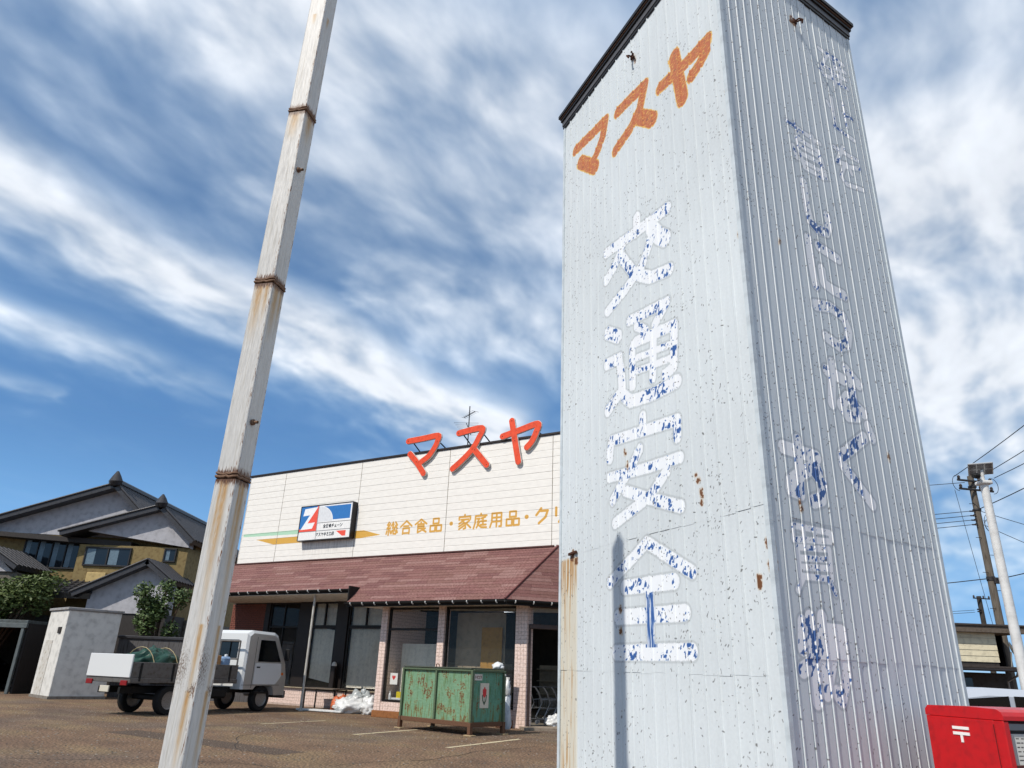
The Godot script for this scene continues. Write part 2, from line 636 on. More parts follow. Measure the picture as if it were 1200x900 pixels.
	quad(ps, Vector3(pp[0].x, 0.003, pp[0].y), Vector3(pp[1].x, 0.003, pp[1].y), Vector3(pp[2].x, 0.003, pp[2].y), Vector3(pp[3].x, 0.003, pp[3].y), Vector3.UP)
	var pmat := StandardMaterial3D.new()
	pmat.albedo_color = L(0.165, 0.112, 0.076)
	pmat.roughness = 0.95
	pmat.uv1_triplanar = true
	pmat.uv1_world_triplanar = true
	pmat.uv1_scale = Vector3.ONE * 0.3
	pmat.albedo_texture = m.albedo_texture
	pmat.normal_enabled = true
	pmat.normal_texture = m.normal_texture
	struct("asphalt_patch", ps, pmat)

	# worn white parking lines, on the asphalt at right angles to the shop front
	var pm := mat("line_paint", Color(0.80, 0.75, 0.62), 0.9, 0.0, 2, 1.7)
	var lines := [[-3.38, -18.78, 2.5, 0.13], [-1.05, -16.55, 3.1, 0.13], [-6.2, -20.9, 2.4, 0.10], [2.2, -14.6, 2.6, 0.12]]
	var d := Vector3(0.50, 0, -0.866)
	var r := Vector3(0.866, 0, 0.50)
	for l in lines:
		var ls := mb()
		var o := Vector3(l[0], 0.004, l[1])
		var prev0: Vector3 = o - r * l[3] * 0.5
		var prev1: Vector3 = o + r * l[3] * 0.5
		for k in range(1, 13):
			var t: float = l[2] * k / 12.0
			var c0: Vector3 = o + d * t - r * (l[3] * 0.5 + rng.randf_range(-0.02, 0.012))
			var c1: Vector3 = o + d * t + r * (l[3] * 0.5 + rng.randf_range(-0.02, 0.012))
			quad(ls, prev0, prev1, c1, c0, Vector3.UP)
			prev0 = c0
			prev1 = c1
		var pl := struct("parking_line", ls, pm)
		pl.set_meta("label", "worn white parking line on the brown asphalt")
		pl.set_meta("group", "parking lines")

# ------------------------------------------------------------------ the corrugated sign tower
const TC := Vector3(1.456, 0, -4.0)        # its near corner
const TL := Vector3(-0.3919, 0, -0.9200)   # along the sunlit face, away from the corner
const TR := Vector3(0.8351, 0, -0.5501)    # along the shaded face
const TWL := 2.511
const TWR := 1.81
const TH := 7.02

func tower_paint(left: bool) -> StandardMaterial3D:
	var mw := TWL if left else TWR
	var w := 1024 if left else 768
	var h := 2048
	var blue := Sheet.new(w, h, mw, TH)
	var orange := Sheet.new(w, h, mw, TH)
	var sets: Array = tower_left_strokes() if left else tower_right_strokes()
	for st in sets:
		var p := P2(st.slice(2))
		for k in p.size():
			p[k].y = TH - p[k].y
		if st[0] == 1:
			orange.stroke(p, st[1])
		else:
			blue.stroke(p, st[1])
	# rust pits: [x, y, radius, depth of colour]
	var pits := Sheet.new(w, h, mw, TH)
	var r := RandomNumberGenerator.new()
	r.seed = 5 if left else 6
	var dn := noise(0.9, 3, 77)
	var count := 0
	while count < (4200 if left else 3200):
		var p := Vector2(r.randf() * mw, r.randf() * TH)
		if dn.get_noise_2d(p.x * 2.0 + (0.0 if left else 20.0), p.y) + r.randf_range(-0.5, 0.5) + (0.35 * exp(-pow((p.x - 2.1) / 0.3, 2.0) - pow((TH - p.y - 1.7) / 0.8, 2.0)) if left else 0.0) < 0.02:
			continue
		count += 1
		var e := p + Vector2(r.randf_range(-0.006, 0.012), r.randf_range(-0.012, 0.004))
		pits.stroke(PackedVector2Array([p, e]), 0.0012 + 0.0026 * pow(r.randf(), 2.2), 0.004)
	var rust := Sheet.new(w, h, mw, TH)
	var spots := [[1.91, 2.7, 0.020], [1.94, 2.6, 0.014], [1.94, 2.55, 0.012], [2.39, 2.02, 0.018], [1.06, 3.09, 0.014], [1.09, 2.99, 0.010], [0.29, 2.40, 0.028], [0.22, 2.41, 0.026], [0.95, 1.95, 0.012], [0.95, 1.8, 0.012], [2.49, 2.19, 0.022], [2.49, 2.09, 0.018], [2.50, 4.2, 0.014], [2.50, 5.4, 0.012], [1.36, 6.78, 0.018], [1.38, 6.72, 0.013]] if left else [[0.01, 2.2, 0.016], [0.02, 2.1, 0.014], [0.4, 4.3, 0.010], [0.93, 6.70, 0.018], [0.97, 6.66, 0.014], [1.35, 2.95, 0.012], [0.3, 2.47, 0.014]]
	for q in spots:
		for k in 5:
			var p := Vector2(q[0] + r.randf_range(-0.6, 0.6) * q[2], TH - q[1] + r.randf_range(-1.6, 1.6) * q[2])
			rust.stroke(PackedVector2Array([p, p + Vector2(r.randf_range(-0.01, 0.01), r.randf_range(0.0, 0.03))]), q[2] * r.randf_range(0.35, 0.8), 0.02)
	var n1 := noise(0.5, 4, 51)
	var n2 := noise(19.0, 4, 52)
	var n3 := noise(6.0, 3, 53)
	var n4 := noise(34.0, 2, 54)
	var pitch := mw / (19.0 if left else 19.0)
	var shade := func(y0: int, y1: int) -> PackedByteArray:
		var b := PackedByteArray()
		b.resize((y1 - y0) * w * 3)
		for y in range(y0, y1):
			for x in w:
				var mx := (x + 0.5) * mw / w
				var my := (y + 0.5) * TH / h
				var at := y * w + x
				var a := n1.get_noise_2d(mx, my)
				var f := n4.get_noise_2d(mx, my)
				var g := n3.get_noise_2d(mx * 3.0, my * 0.35)
				var c := Vector3(0.812, 0.842, 0.855) * (1.0 + 0.035 * a + 0.018 * f + 0.02 * g)
				var hgt := TH - my
				# grime in the lee of the sheet ends and rust washing down the outer edge below the patched joint
				if left and mx < 0.31 and hgt < 2.40:
					var k := clampf((0.31 - mx) * 30.0, 0.0, 1.0) * clampf((2.40 - hgt) * 40.0, 0.0, 1.0)
					c = c.lerp(Vector3(0.80, 0.77, 0.69), 0.75 * k)
					var wash := smoothstep(0.05, 0.5, n3.get_noise_2d(mx * 6.0, hgt * 0.25) + 0.45 * smoothstep(1.9, 2.4, hgt) - 0.25 * absf(mx - 0.1) * 6.0)
					c = c.lerp(Vector3(0.67, 0.49, 0.28), wash * k * 0.8)
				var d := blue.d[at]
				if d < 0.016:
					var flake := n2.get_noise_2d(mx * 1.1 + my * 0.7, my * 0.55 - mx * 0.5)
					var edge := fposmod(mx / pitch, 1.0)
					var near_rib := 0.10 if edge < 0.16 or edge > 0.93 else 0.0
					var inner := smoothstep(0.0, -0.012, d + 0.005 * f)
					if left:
						c = c.lerp(c * 0.91, smoothstep(0.016, 0.004, d) * (1.0 - inner))  # darker rim round the strokes: their faint edge shadow put into the colour
						c = c.lerp(Vector3(0.915, 0.932, 0.948), inner * 0.95)
						var patch := smoothstep(0.33, 0.37, flake * 0.9 + near_rib * 0.8 + 0.62 * n3.get_noise_2d(mx * 0.6, my * 0.6))
						if mx > 1.255 and mx < 1.39 and hgt < 2.02 and hgt > 1.68:
							patch = maxf(patch, smoothstep(-0.2, 0.05, n2.get_noise_2d(mx * 2.2, my * 0.1)))
						c = c.lerp(Vector3(0.23, 0.38, 0.62), patch * smoothstep(-0.004, -0.012, d))
					else:
						var rim := smoothstep(0.010, 0.0, absf(d + 0.006))
						c = c.lerp(Vector3(0.96, 0.965, 0.97), inner * 0.9)
						c = c.lerp(Vector3(0.965, 0.97, 0.975), rim * 0.85)
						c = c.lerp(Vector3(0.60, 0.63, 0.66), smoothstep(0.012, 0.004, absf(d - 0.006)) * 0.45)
						var patch := smoothstep(0.25, 0.29, flake * 0.8 - 0.13 * smoothstep(2.0, 1.7, hgt) + near_rib * 0.6 + 0.75 * n3.get_noise_2d(mx * 0.45, my * 0.35 + 8.0))
						c = c.lerp(Vector3(0.27, 0.40, 0.62), patch * smoothstep(-0.002, -0.01, d))
				var o := orange.d[at]
				if o < 0.01:
					var t := smoothstep(0.004, -0.004, o + 0.006 * f)
					c = c.lerp(Vector3(0.86, 0.70, 0.38), t)
					var scrape := smoothstep(0.16, 0.3, n2.get_noise_2d(mx * 0.8, my * 3.0))
					c = c.lerp(Vector3(0.72, 0.43, 0.30) * (1.0 + 0.05 * f), smoothstep(-0.005, -0.011, o + 0.006 * g) * (1.0 - 0.7 * scrape))
				c = c.lerp(Vector3(0.33, 0.33, 0.33), smoothstep(0.0015, -0.001, pits.d[at]) * 0.72)
				c = c.lerp(Vector3(0.34, 0.20, 0.13), smoothstep(0.002, -0.003, rust.d[at] + 0.012 * f))
				c = c.lerp(Vector3(0.70, 0.55, 0.38), smoothstep(0.015, 0.0, rust.d[at]) * 0.3)
				put(b, ((y - y0) * w + x) * 3, c)
		return b
	var m := StandardMaterial3D.new()
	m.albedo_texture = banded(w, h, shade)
	m.texture_repeat = false
	m.roughness = 0.55
	m.metallic_specular = 0.35
	return m

func tower_left_strokes() -> Array:
	var k := 0.066
	var b := 0.058
	return [[1, k, 0.25, 6.54, 0.57, 6.49, 0.85, 6.45, 0.8, 6.3, 0.72, 6.21, 0.62, 6.15], [1, 0.078, 0.36, 6.31, 0.65, 6.04],
		[1, k, 1.07, 6.37, 1.3, 6.34, 1.51, 6.31, 1.43, 6.13, 1.28, 6.02, 1.02, 5.97], [1, 0.078, 1.41, 6.04, 1.6, 5.86],
		[1, k, 1.73, 6.09, 2.05, 6.04, 2.34, 6.03, 2.32, 5.94, 2.24, 5.89, 2.14, 5.86], [1, 0.075, 1.94, 6.24, 2.01, 5.74],
		[0, b, 0.84, 4.98, 1.33, 4.92, 1.74, 4.88], [0, b, 1.32, 5.05, 1.32, 4.91], [0, b, 1.1, 4.91, 0.97, 4.78, 0.83, 4.71], [0, 0.075, 1.52, 4.84, 1.62, 4.7, 1.70, 4.63],
		[0, b, 1.54, 4.77, 1.37, 4.56, 1.12, 4.47, 0.85, 4.4], [0, b, 1.09, 4.79, 1.26, 4.55, 1.48, 4.4, 1.73, 4.34],
		[0, 0.065, 0.84, 4.19, 1.0, 4.09], [0, b, 0.82, 3.91, 1.01, 3.89, 1.03, 3.74, 1.04, 3.61, 0.82, 3.5], [0, b, 1.06, 3.55, 1.16, 3.47, 1.47, 3.43, 1.75, 3.43],
		[0, 0.05, 1.17, 4.16, 1.68, 4.09, 1.52, 3.98], [0, 0.045, 1.27, 4.07, 1.39, 3.98], [0, 0.05, 1.19, 3.59, 1.2, 3.91, 1.25, 3.94, 1.75, 3.87, 1.72, 3.55, 1.62, 3.53],
		[0, 0.033, 1.26, 3.8, 1.68, 3.74], [0, 0.033, 1.25, 3.69, 1.68, 3.63], [0, 0.05, 1.49, 3.88, 1.46, 3.56],
		[0, 0.05, 0.84, 3.09, 0.86, 3.23, 1.73, 3.15, 1.72, 3.03], [0, 0.05, 1.31, 3.30, 1.31, 3.19], [0, 0.05, 1.26, 3.06, 1.12, 2.94, 0.87, 2.75],
		[0, 0.047, 0.83, 2.94, 1.32, 2.9, 1.74, 2.88], [0, 0.05, 1.58, 2.82, 1.38, 2.69, 0.9, 2.57], [0, 0.05, 1.05, 2.79, 1.31, 2.69, 1.72, 2.55],
		[0, 0.05, 0.81, 2.14, 1.31, 2.37, 1.8, 2.12], [0, b, 1.01, 2.09, 1.61, 2.08], [0, b, 0.91, 1.89, 1.71, 1.88], [0, b, 0.88, 1.65, 1.76, 1.65], [0, 0.048, 1.32, 2.1, 1.32, 1.67]]

func tower_right_strokes() -> Array:
	var all := []
	for p in [[1.29, 6.59, 1.51, 6.58], [1.42, 6.61, 1.26, 6.33], [1.31, 6.41, 1.43, 6.43, 1.43, 6.33, 1.3, 6.3, 1.29, 6.41], [1.5, 6.62, 1.65, 6.61], [1.51, 6.58, 1.45, 6.25], [1.52, 6.5, 1.66, 6.53], [1.5, 6.41, 1.65, 6.44], [1.48, 6.32, 1.65, 6.34], [1.6, 6.61, 1.55, 6.32],
		[1.29, 6.0, 1.32, 5.97], [1.36, 6.08, 1.36, 5.77], [1.53, 6.11, 1.54, 5.87], [1.52, 5.99, 1.64, 6.0], [1.34, 5.77, 1.61, 5.76],
		[1.28, 5.53, 1.61, 5.55], [1.42, 5.59, 1.29, 5.39, 1.45, 5.43, 1.49, 5.36], [1.62, 5.47, 1.39, 5.39, 1.32, 5.26, 1.38, 5.21, 1.62, 5.26]]:
		all.append([0, 0.023] + p)
	for p in [[0.67, 5.47, 1.08, 5.46], [0.77, 5.49, 0.8, 5.39], [0.99, 5.49, 0.99, 5.4], [0.76, 5.36, 1.05, 5.37, 1.06, 5.12, 0.82, 5.11, 0.76, 5.36], [0.79, 5.3, 1.05, 5.32], [0.79, 5.23, 1.06, 5.26], [0.79, 5.16, 1.06, 5.18], [0.71, 5.26, 0.74, 5.16], [1.07, 5.31, 1.1, 5.14]]:
		all.append([0, 0.023] + p)
	for p in [[0.78, 4.96, 0.78, 4.74, 0.8, 4.62, 0.88, 4.58, 0.99, 4.6, 1.04, 4.69, 1.03, 4.76], [0.74, 4.45, 0.74, 4.26, 0.76, 4.08], [0.86, 4.43, 1.09, 4.41], [0.86, 4.24, 0.86, 4.13, 0.95, 4.11, 1.1, 4.11], [0.72, 3.91, 0.9, 3.95, 1.05, 3.92, 1.09, 3.82, 1.05, 3.71, 0.94, 3.66, 0.8, 3.69],
		[0.75, 3.43, 0.93, 3.41], [0.82, 3.5, 0.76, 3.2], [0.98, 3.5, 1.11, 3.42], [1.03, 3.43, 1.01, 3.32, 1.04, 3.17, 0.92, 3.15, 0.86, 3.21, 0.95, 3.29, 1.12, 3.21], [1.08, 3.03, 0.79, 2.85, 0.79, 2.79, 1.06, 2.58], [1.15, 3.12, 1.18, 3.05],
		[0.19, 2.79, 0.52, 2.79], [0.34, 2.86, 0.31, 2.53, 0.22, 2.54, 0.23, 2.59, 0.31, 2.64, 0.45, 2.71, 0.54, 2.63, 0.52, 2.53, 0.43, 2.5], [0.46, 2.77, 0.52, 2.7],
		[0.2, 1.8, 0.18, 1.67], [0.27, 1.83, 0.27, 1.69, 0.26, 1.41], [0.16, 1.56, 0.32, 1.63], [0.38, 1.84, 0.35, 1.69], [0.39, 1.77, 0.55, 1.77, 0.55, 1.54, 0.48, 1.42, 0.44, 1.45], [0.45, 1.73, 0.34, 1.53], [0.47, 1.69, 0.35, 1.45]]:
		all.append([0, 0.045] + p)
	for p in [[0.21, 2.33, 0.56, 2.33, 0.56, 2.28, 0.2, 2.25, 0.21, 2.33], [0.3, 2.33, 0.3, 2.25], [0.41, 2.33, 0.41, 2.27], [0.23, 2.21, 0.53, 2.23, 0.52, 2.06, 0.23, 2.05, 0.23, 2.21], [0.23, 2.15, 0.52, 2.17], [0.23, 2.1, 0.52, 2.12], [0.25, 2.04, 0.19, 1.97], [0.48, 2.06, 0.54, 1.98]]:
		all.append([0, 0.021] + p)
	return all

func corrugated_face(t: Node3D, origin: Vector3, U: Vector3, N: Vector3, width: float, n: int, m: Material, seams: Array, rib: float) -> void:
	# strips of profiled sheet: a flat pan with a raised rib at one edge, each course a piece of its own
	var p := width / n
	var prof := [[0.0, -0.010], [0.0035, -0.002], [0.006, rib], [0.0135, rib], [0.017, 0.001], [0.021, 0.0], [p - 0.0045, 0.0005], [p - 0.001, -0.010]]
	var levels := [0.0]
	levels.append_array(seams)
	levels.append(TH)
	for i in n:
		for c in levels.size() - 1:
			var s := mb()
			var y0: float = levels[c] + (0.0 if c == 0 else rng.randf_range(-0.006, 0.006)) + 0.0015
			var y1: float = levels[c + 1] + (0.02 if c < levels.size() - 2 else -0.0015)
			var out := 0.0014 * c + rng.randf_range(-0.0006, 0.0006)
			var lean := rng.randf_range(-0.0025, 0.0025)
			var prev := []
			for k in prof.size():
				var x: float = i * p + prof[k][0]
				var b: Vector3 = origin + U * x + N * (prof[k][1] + out) + Vector3(0, y0, 0)
				var tpt: Vector3 = origin + U * x + N * (prof[k][1] + out + lean * (1.0 if k > 4 else 0.0)) + Vector3(0, y1, 0)
				var ub := Vector2(clampf(x / width, 0.002, 0.998), 1.0 - y0 / TH)
				var ut := Vector2(ub.x, 1.0 - y1 / TH)
				if k > 0:
					quad(s, prev[0], b, tpt, prev[1], N, [prev[2], ub, ut, prev[3]])
				prev = [b, tpt, ub, ut]
			obj("siding_sheet", s, m, t)

func sign_tower() -> void:
	var t := thing("sign_tower", "tall pale blue corrugated metal sign tower with faded orange and flaking blue and white lettering", "sign tower", Transform3D(Basis(), TC))
	var nl := Vector3(TL.z, 0, -TL.x).normalized()
	if nl.dot(-TC) < 0:
		nl = -nl
	var nr := Vector3(TR.z, 0, -TR.x).normalized()
	if nr.dot(-TC) < 0:
		nr = -nr
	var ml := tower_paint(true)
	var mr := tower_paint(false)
	var pl := TL * TWL
	var pr := TR * TWR
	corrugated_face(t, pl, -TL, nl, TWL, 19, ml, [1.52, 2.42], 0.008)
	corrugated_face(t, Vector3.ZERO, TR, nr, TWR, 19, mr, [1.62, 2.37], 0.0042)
	# the two faces away from the road, plain sheets
	var back := mat("tower_back", Color(0.78, 0.82, 0.84), 0.6, 0.0, 3, 0.8)
	var s := mb()
	quad(s, pl, pl + pr, pl + pr + Vector3(0, TH, 0), pl + Vector3(0, TH, 0), -nr)
	obj("rear_wall", s, back, t)
	s = mb()
	quad(s, pr, pl + pr, pl + pr + Vector3(0, TH, 0), pr + Vector3(0, TH, 0), -nl)
	obj("rear_wall", s, back, t)
	# folded corner strips
	var cm := mat("tower_corner", Color(0.81, 0.85, 0.87), 0.55, 0.0, 1, 1.3)
	for c in [[Vector3.ZERO, nl, nr, TL, TR], [pl, nl, -nr, -TL, TR], [pr, nr, -nl, -TR, TL]]:
		s = mb()
		var o: Vector3 = c[0]
		var a: Vector3 = c[1]
		var b: Vector3 = c[2]
		var y := Vector3(0, TH - 0.012, 0)
		var base := Vector3(0, 0.004, 0)
		# the outer edge lies where the two planes, each moved out by 11 mm, cross
		var k := 0.011 / (1.0 + a.dot(b))
		var e := o + (a + b) * k
		var w0: Vector3 = e + (c[3] as Vector3) * 0.034
		var w1: Vector3 = e + (c[4] as Vector3) * 0.034
		quad(s, w0 + base, e + base, e + y, w0 + y, a)
		quad(s, e + base, w1 + base, w1 + y, e + y, b)
		quad(s, w0 + base, w0 + base - a * 0.01, w0 + y - a * 0.01, w0 + y, c[3])
		quad(s, w1 + base, w1 + base - b * 0.01, w1 + y - b * 0.01, w1 + y, c[4])
		obj("corner_strip", s, cm, t)
	# the dark stepped coping round the top
	var plan := PackedVector2Array([Vector2.ZERO, Vector2(pr.x, pr.z), Vector2((pl + pr).x, (pl + pr).z), Vector2(pl.x, pl.z)])
	var flat := Transform3D(Basis(Vector3(1, 0, 0), Vector3(0, 0, 1), Vector3(0, -1, 0)), Vector3.ZERO)
	var steps := [["coping_band", 0.016, TH - 0.01, TH + 0.022, Color(0.10, 0.09, 0.09)], ["coping_fascia", 0.022, TH + 0.024, TH + 0.085, Color(0.36, 0.36, 0.37)], ["coping_band", 0.036, TH + 0.087, TH + 0.118, Color(0.09, 0.08, 0.08)], ["coping_trim", 0.044, TH + 0.120, TH + 0.134, Color(0.42, 0.31, 0.24)], ["coping_cap", 0.056, TH + 0.136, TH + 0.172, Color(0.13, 0.12, 0.12)]]
	for q in steps:
		var poly: PackedVector2Array = Geometry2D.offset_polygon(plan, q[1], Geometry2D.JOIN_MITER)[0]
		s = mb()
		# flat maps (x, y, z) to (x, -z, y): the polygon lies level and is pushed downwards
		prism(s, s, poly, -q[3], -q[2], flat)
		obj(q[0], s, mat("coping_%d" % int(q[1] * 1000), q[4], 0.5, 0.2, 1, 2.0), t)
	# rusty hooks that once held banners
	var rm := mat("rust", Color(0.30, 0.17, 0.11), 0.9, 0.1, 2, 6.0)
	for hk in [[TL * 1.15 + Vector3(0, 6.77, 0), nl, -TL], [TR * 0.95 + Vector3(0, 6.66, 0), nr, TR]]:
		s = mb()
		var o: Vector3 = hk[0]
		var n: Vector3 = hk[1]
		var u: Vector3 = hk[2]
		box(s, o + n * 0.020, Vector3(0.05, 0.05, 0.012), Basis(u, Vector3.UP, n), 0.004)
		tube(s, [o + n * 0.02, o + n * 0.06 - Vector3(0, 0.005, 0), o + n * 0.085 + u * 0.012 - Vector3(0, 0.03, 0), o + n * 0.07 + u * 0.02 - Vector3(0, 0.055, 0)], 0.008, 6)
		tube(s, [o + n * 0.02 + u * 0.015, o + n * 0.05 + u * 0.04 + Vector3(0, 0.012, 0), o + n * 0.06 + u * 0.05 - Vector3(0, 0.01, 0)], 0.007, 6)
		obj("banner_hook", s, rm, t)
	# the curled rusty sheet end on the outer edge, and the drip edge under it
	s = mb()
	box(s, TL * 2.26 + nl * 0.020 + Vector3(0, 2.425, 0), Vector3(0.13, 0.022, 0.02), Basis(-TL, Vector3.UP, nl).rotated(nl, 0.06), 0.004)
	obj("rusty_sheet_end", s, rm, t)

# ------------------------------------------------------------------ the shop
# Its own axes: x to the right along the front, y up, z out towards the car park; the origin is the foot of the tiled pillar by the entrance.
const SHOP := Transform3D(Basis(Vector3(0.8528, 0, 0.5223), Vector3(0, 1, 0), Vector3(-0.5223, 0, 0.8528)), Vector3(0.55, 0, -22.64))

func facade_picture() -> ImageTexture:
	# the front boards, 23.1 m by 3.75 m: painted lettering and two stripes
	var mw := 23.1
	var mh := 3.75
	var w := 2048
	var h := 512
	var txt := Sheet.new(w, h, mw, mh)
	# x on the sheet runs from the left end, where the shop's own x is -14.35
	var x0 := 14.35
	var top := 8.97
	write(txt, "総合食品", x0 - 6.46, top - 6.47, Vector2(0.55, 0.50), 0.665, 0.034)
	write(txt, "・", x0 - 3.78, top - 6.47, Vector2(0.5, 0.5), 0.6, 0.07)
	write(txt, "家庭用品", x0 - 3.24, top - 6.49, Vector2(0.55, 0.52), 0.645, 0.034)
	write(txt, "・", x0 - 0.75, top - 6.49, Vector2(0.5, 0.5), 0.6, 0.07)
	write(txt, "クリーニング", x0 - 0.18, top - 6.50, Vector2(0.55, 0.52), 0.64, 0.042)
	var n1 := noise(0.05, 4, 61)
	var n2 := noise(0.35, 3, 62)
	var shade := func(y0: int, y1: int) -> PackedByteArray:
		var b := PackedByteArray()
		b.resize((y1 - y0) * w * 3)
		for y in range(y0, y1):
			var hy := top - (y + 0.5) * mh / h
			for x in w:
				var sx := x0 - (x + 0.5) * mw / w      # metres to the left of the entrance pillar
				var f := n2.get_noise_2d(x, y * 1.5)
				var c := Vector3(0.895, 0.885, 0.86) * (1.0 + 0.03 * n1.get_noise_2d(x * 0.6, y) + 0.012 * f)
				# rain streaks under the box sign and grime along the foot
				if hy < 6.0 and sx > 8.0 and sx < 10.7:
					c *= 1.0 - 0.10 * smoothstep(0.1, 0.6, n1.get_noise_2d(x * 3.0, y * 0.15) + 0.3) * smoothstep(5.2, 5.95, hy)
				c *= 1.0 - 0.10 * smoothstep(5.32, 5.22, hy) * (0.6 + f)
				# the green stripe, then the gold wedge with its two tips
				if sx > 9.9 and sx < 14.25 and hy < 6.47 and hy > lerpf(6.28, 6.36, (sx - 9.9) / 4.3):
					c = c.lerp(Vector3(0.62, 0.80, 0.68), 0.85 + 0.3 * f)
				var lo := 5.96
				var hi := 6.21
				var tip := clampf((sx - 12.35) / 1.0, 0.0, 1.0)
				if sx < 8.0:
					tip = 0.0
					hi = lerpf(6.02, 6.24, clampf((sx - 6.7) / 0.85, 0.0, 1.0))
					lo = lerpf(6.02, 5.95, clampf((sx - 6.7) / 1.0, 0.0, 1.0))
				if sx > 6.72 and sx < 13.4 and hy < hi and hy > lerpf(lo, 6.19, tip):
					c = c.lerp(Vector3(0.80, 0.60, 0.20), 0.9 + 0.4 * f)
				var d := txt.d[y * w + x]
				c = c.lerp(Vector3(0.795, 0.58, 0.20), smoothstep(0.008, -0.008, d) * (0.93 + 0.3 * f))
				put(b, ((y - y0) * w + x) * 3, c)
		return b
	return banded(w, h, shade)

func tiles(s: SurfaceTool, o: Vector3, u: Vector3, n: Vector3, wide: float, high: float, size := 0.095, gap := 0.012) -> void:
	# square wall tiles that stand 4 mm proud of their joints on the plane through o
	var cols := maxi(1, int(round(wide / (size + gap))))
	var rows := maxi(1, int(round(high / (size + gap))))
	var cw := wide / cols
	var ch := high / rows
	for r in rows:
		for c in cols:
			var a := o + u * (c * cw + gap * 0.5) + Vector3(0, r * ch + gap * 0.5, 0)
			var e := u * (cw - gap)
			var f := Vector3(0, ch - gap, 0)
			var t := n * (0.004 + rng.randf_range(0.0, 0.0012))
			quad(s, a + t, a + e + t, a + e + f + t, a + f + t, n)
			quad(s, a, a + e, a + e + t, a + t, Vector3.DOWN)
			quad(s, a + f, a + e + f, a + e + f + t, a + f + t, Vector3.UP)
			quad(s, a, a + f, a + f + t, a + t, -u)
			quad(s, a + e, a + e + f, a + e + f + t, a + e + t, u)

func tiled_pillar(t: Node3D, x0: float, x1: float, z0: float, z1: float, y0: float, y1: float, called := "pillar") -> void:
	var s := bx(x0, x1, y0, y1, z0, z1)
	var core := obj(called, s, mat("mortar", Color(0.74, 0.67, 0.63), 0.9, 0.0, 2, 1.0), t)
	s = mb()
	tiles(s, Vector3(x0, y0, z1), Vector3(1, 0, 0), Vector3(0, 0, 1), x1 - x0, y1 - y0)
	tiles(s, Vector3(x0, y0, z0), Vector3(0, 0, 1), Vector3(-1, 0, 0), z1 - z0, y1 - y0)
	tiles(s, Vector3(x1, y0, z0), Vector3(0, 0, 1), Vector3(1, 0, 0), z1 - z0, y1 - y0)
	var o := obj("wall_tiles", s, mat("pink_tile", Color(0.92, 0.83, 0.79), 0.4, 0.0, 2, 1.4), core)
	o.set_meta("kind", "stuff")

func window_bay(t: Node3D, x0: float, x1: float, y0: float, y1: float, z: float, mull: Array, trans: Array, blind := []) -> void:
	# a dark framed shop window: frame, panes and, behind the glass, a blind of slats
	var fm := mat("dark_frame", Color(0.13, 0.115, 0.11), 0.45, 0.4, 1, 2.0)
	var s := mb()
	var w := 0.06
	for q in [[x0, x1, y0, y0 + w], [x0, x1, y1 - w, y1], [x0, x0 + w, y0 + w, y1 - w], [x1 - w, x1, y0 + w, y1 - w]]:
		bx(q[0], q[1], q[2], q[3], z - 0.05, z + 0.05, s, 0.006)
	var frame := obj("window", s, fm, t)
	var xs := [x0 + w]
	for m in mull:
		var o := obj("mullion", bx(m - 0.03, m + 0.03, y0 + w, y1 - w, z - 0.045, z + 0.045, null, 0.006), fm, frame)
		xs.append(m)
	xs.append(x1 - w)
	var ys := [y0 + w]
	for m in trans:
		for i in xs.size() - 1:
			obj("transom", bx(xs[i] + (0.032 if i > 0 else 0.001), xs[i + 1] - (0.032 if i < xs.size() - 2 else 0.001), m - 0.035, m + 0.035, z - 0.04, z + 0.04, null, 0.006), fm, frame)
		ys.append(m)
	ys.append(y1 - w)
	for i in xs.size() - 1:
		for j in ys.size() - 1:
			obj("pane", bx(xs[i], xs[i + 1], ys[j], ys[j + 1], z - 0.004, z + 0.004), glass("shop_glass", Color(0.35, 0.36, 0.35), 0.06), frame)
	for b in blind:
		s = mb()
		var y: float = b[2]
		while y < b[3]:
			var drop: float = b[4]
			var a := Vector3(b[0], y + drop * 0.5, z - 0.06 - b[5])
			var c := Vector3(b[1], y - drop * 0.5, z - 0.06 - b[5])
			var tl := Vector3(0, 0.038, -0.022)
			quad(s, a, c, c + tl, a + tl, Vector3(0, 0.3, 1))
			y += 0.041
		var o := obj("blind_slats", s, mat("blind", Color(0.97, 0.95, 0.88), 0.6, 0.0, 1, 0.8), frame)
		o.set_meta("kind", "stuff")

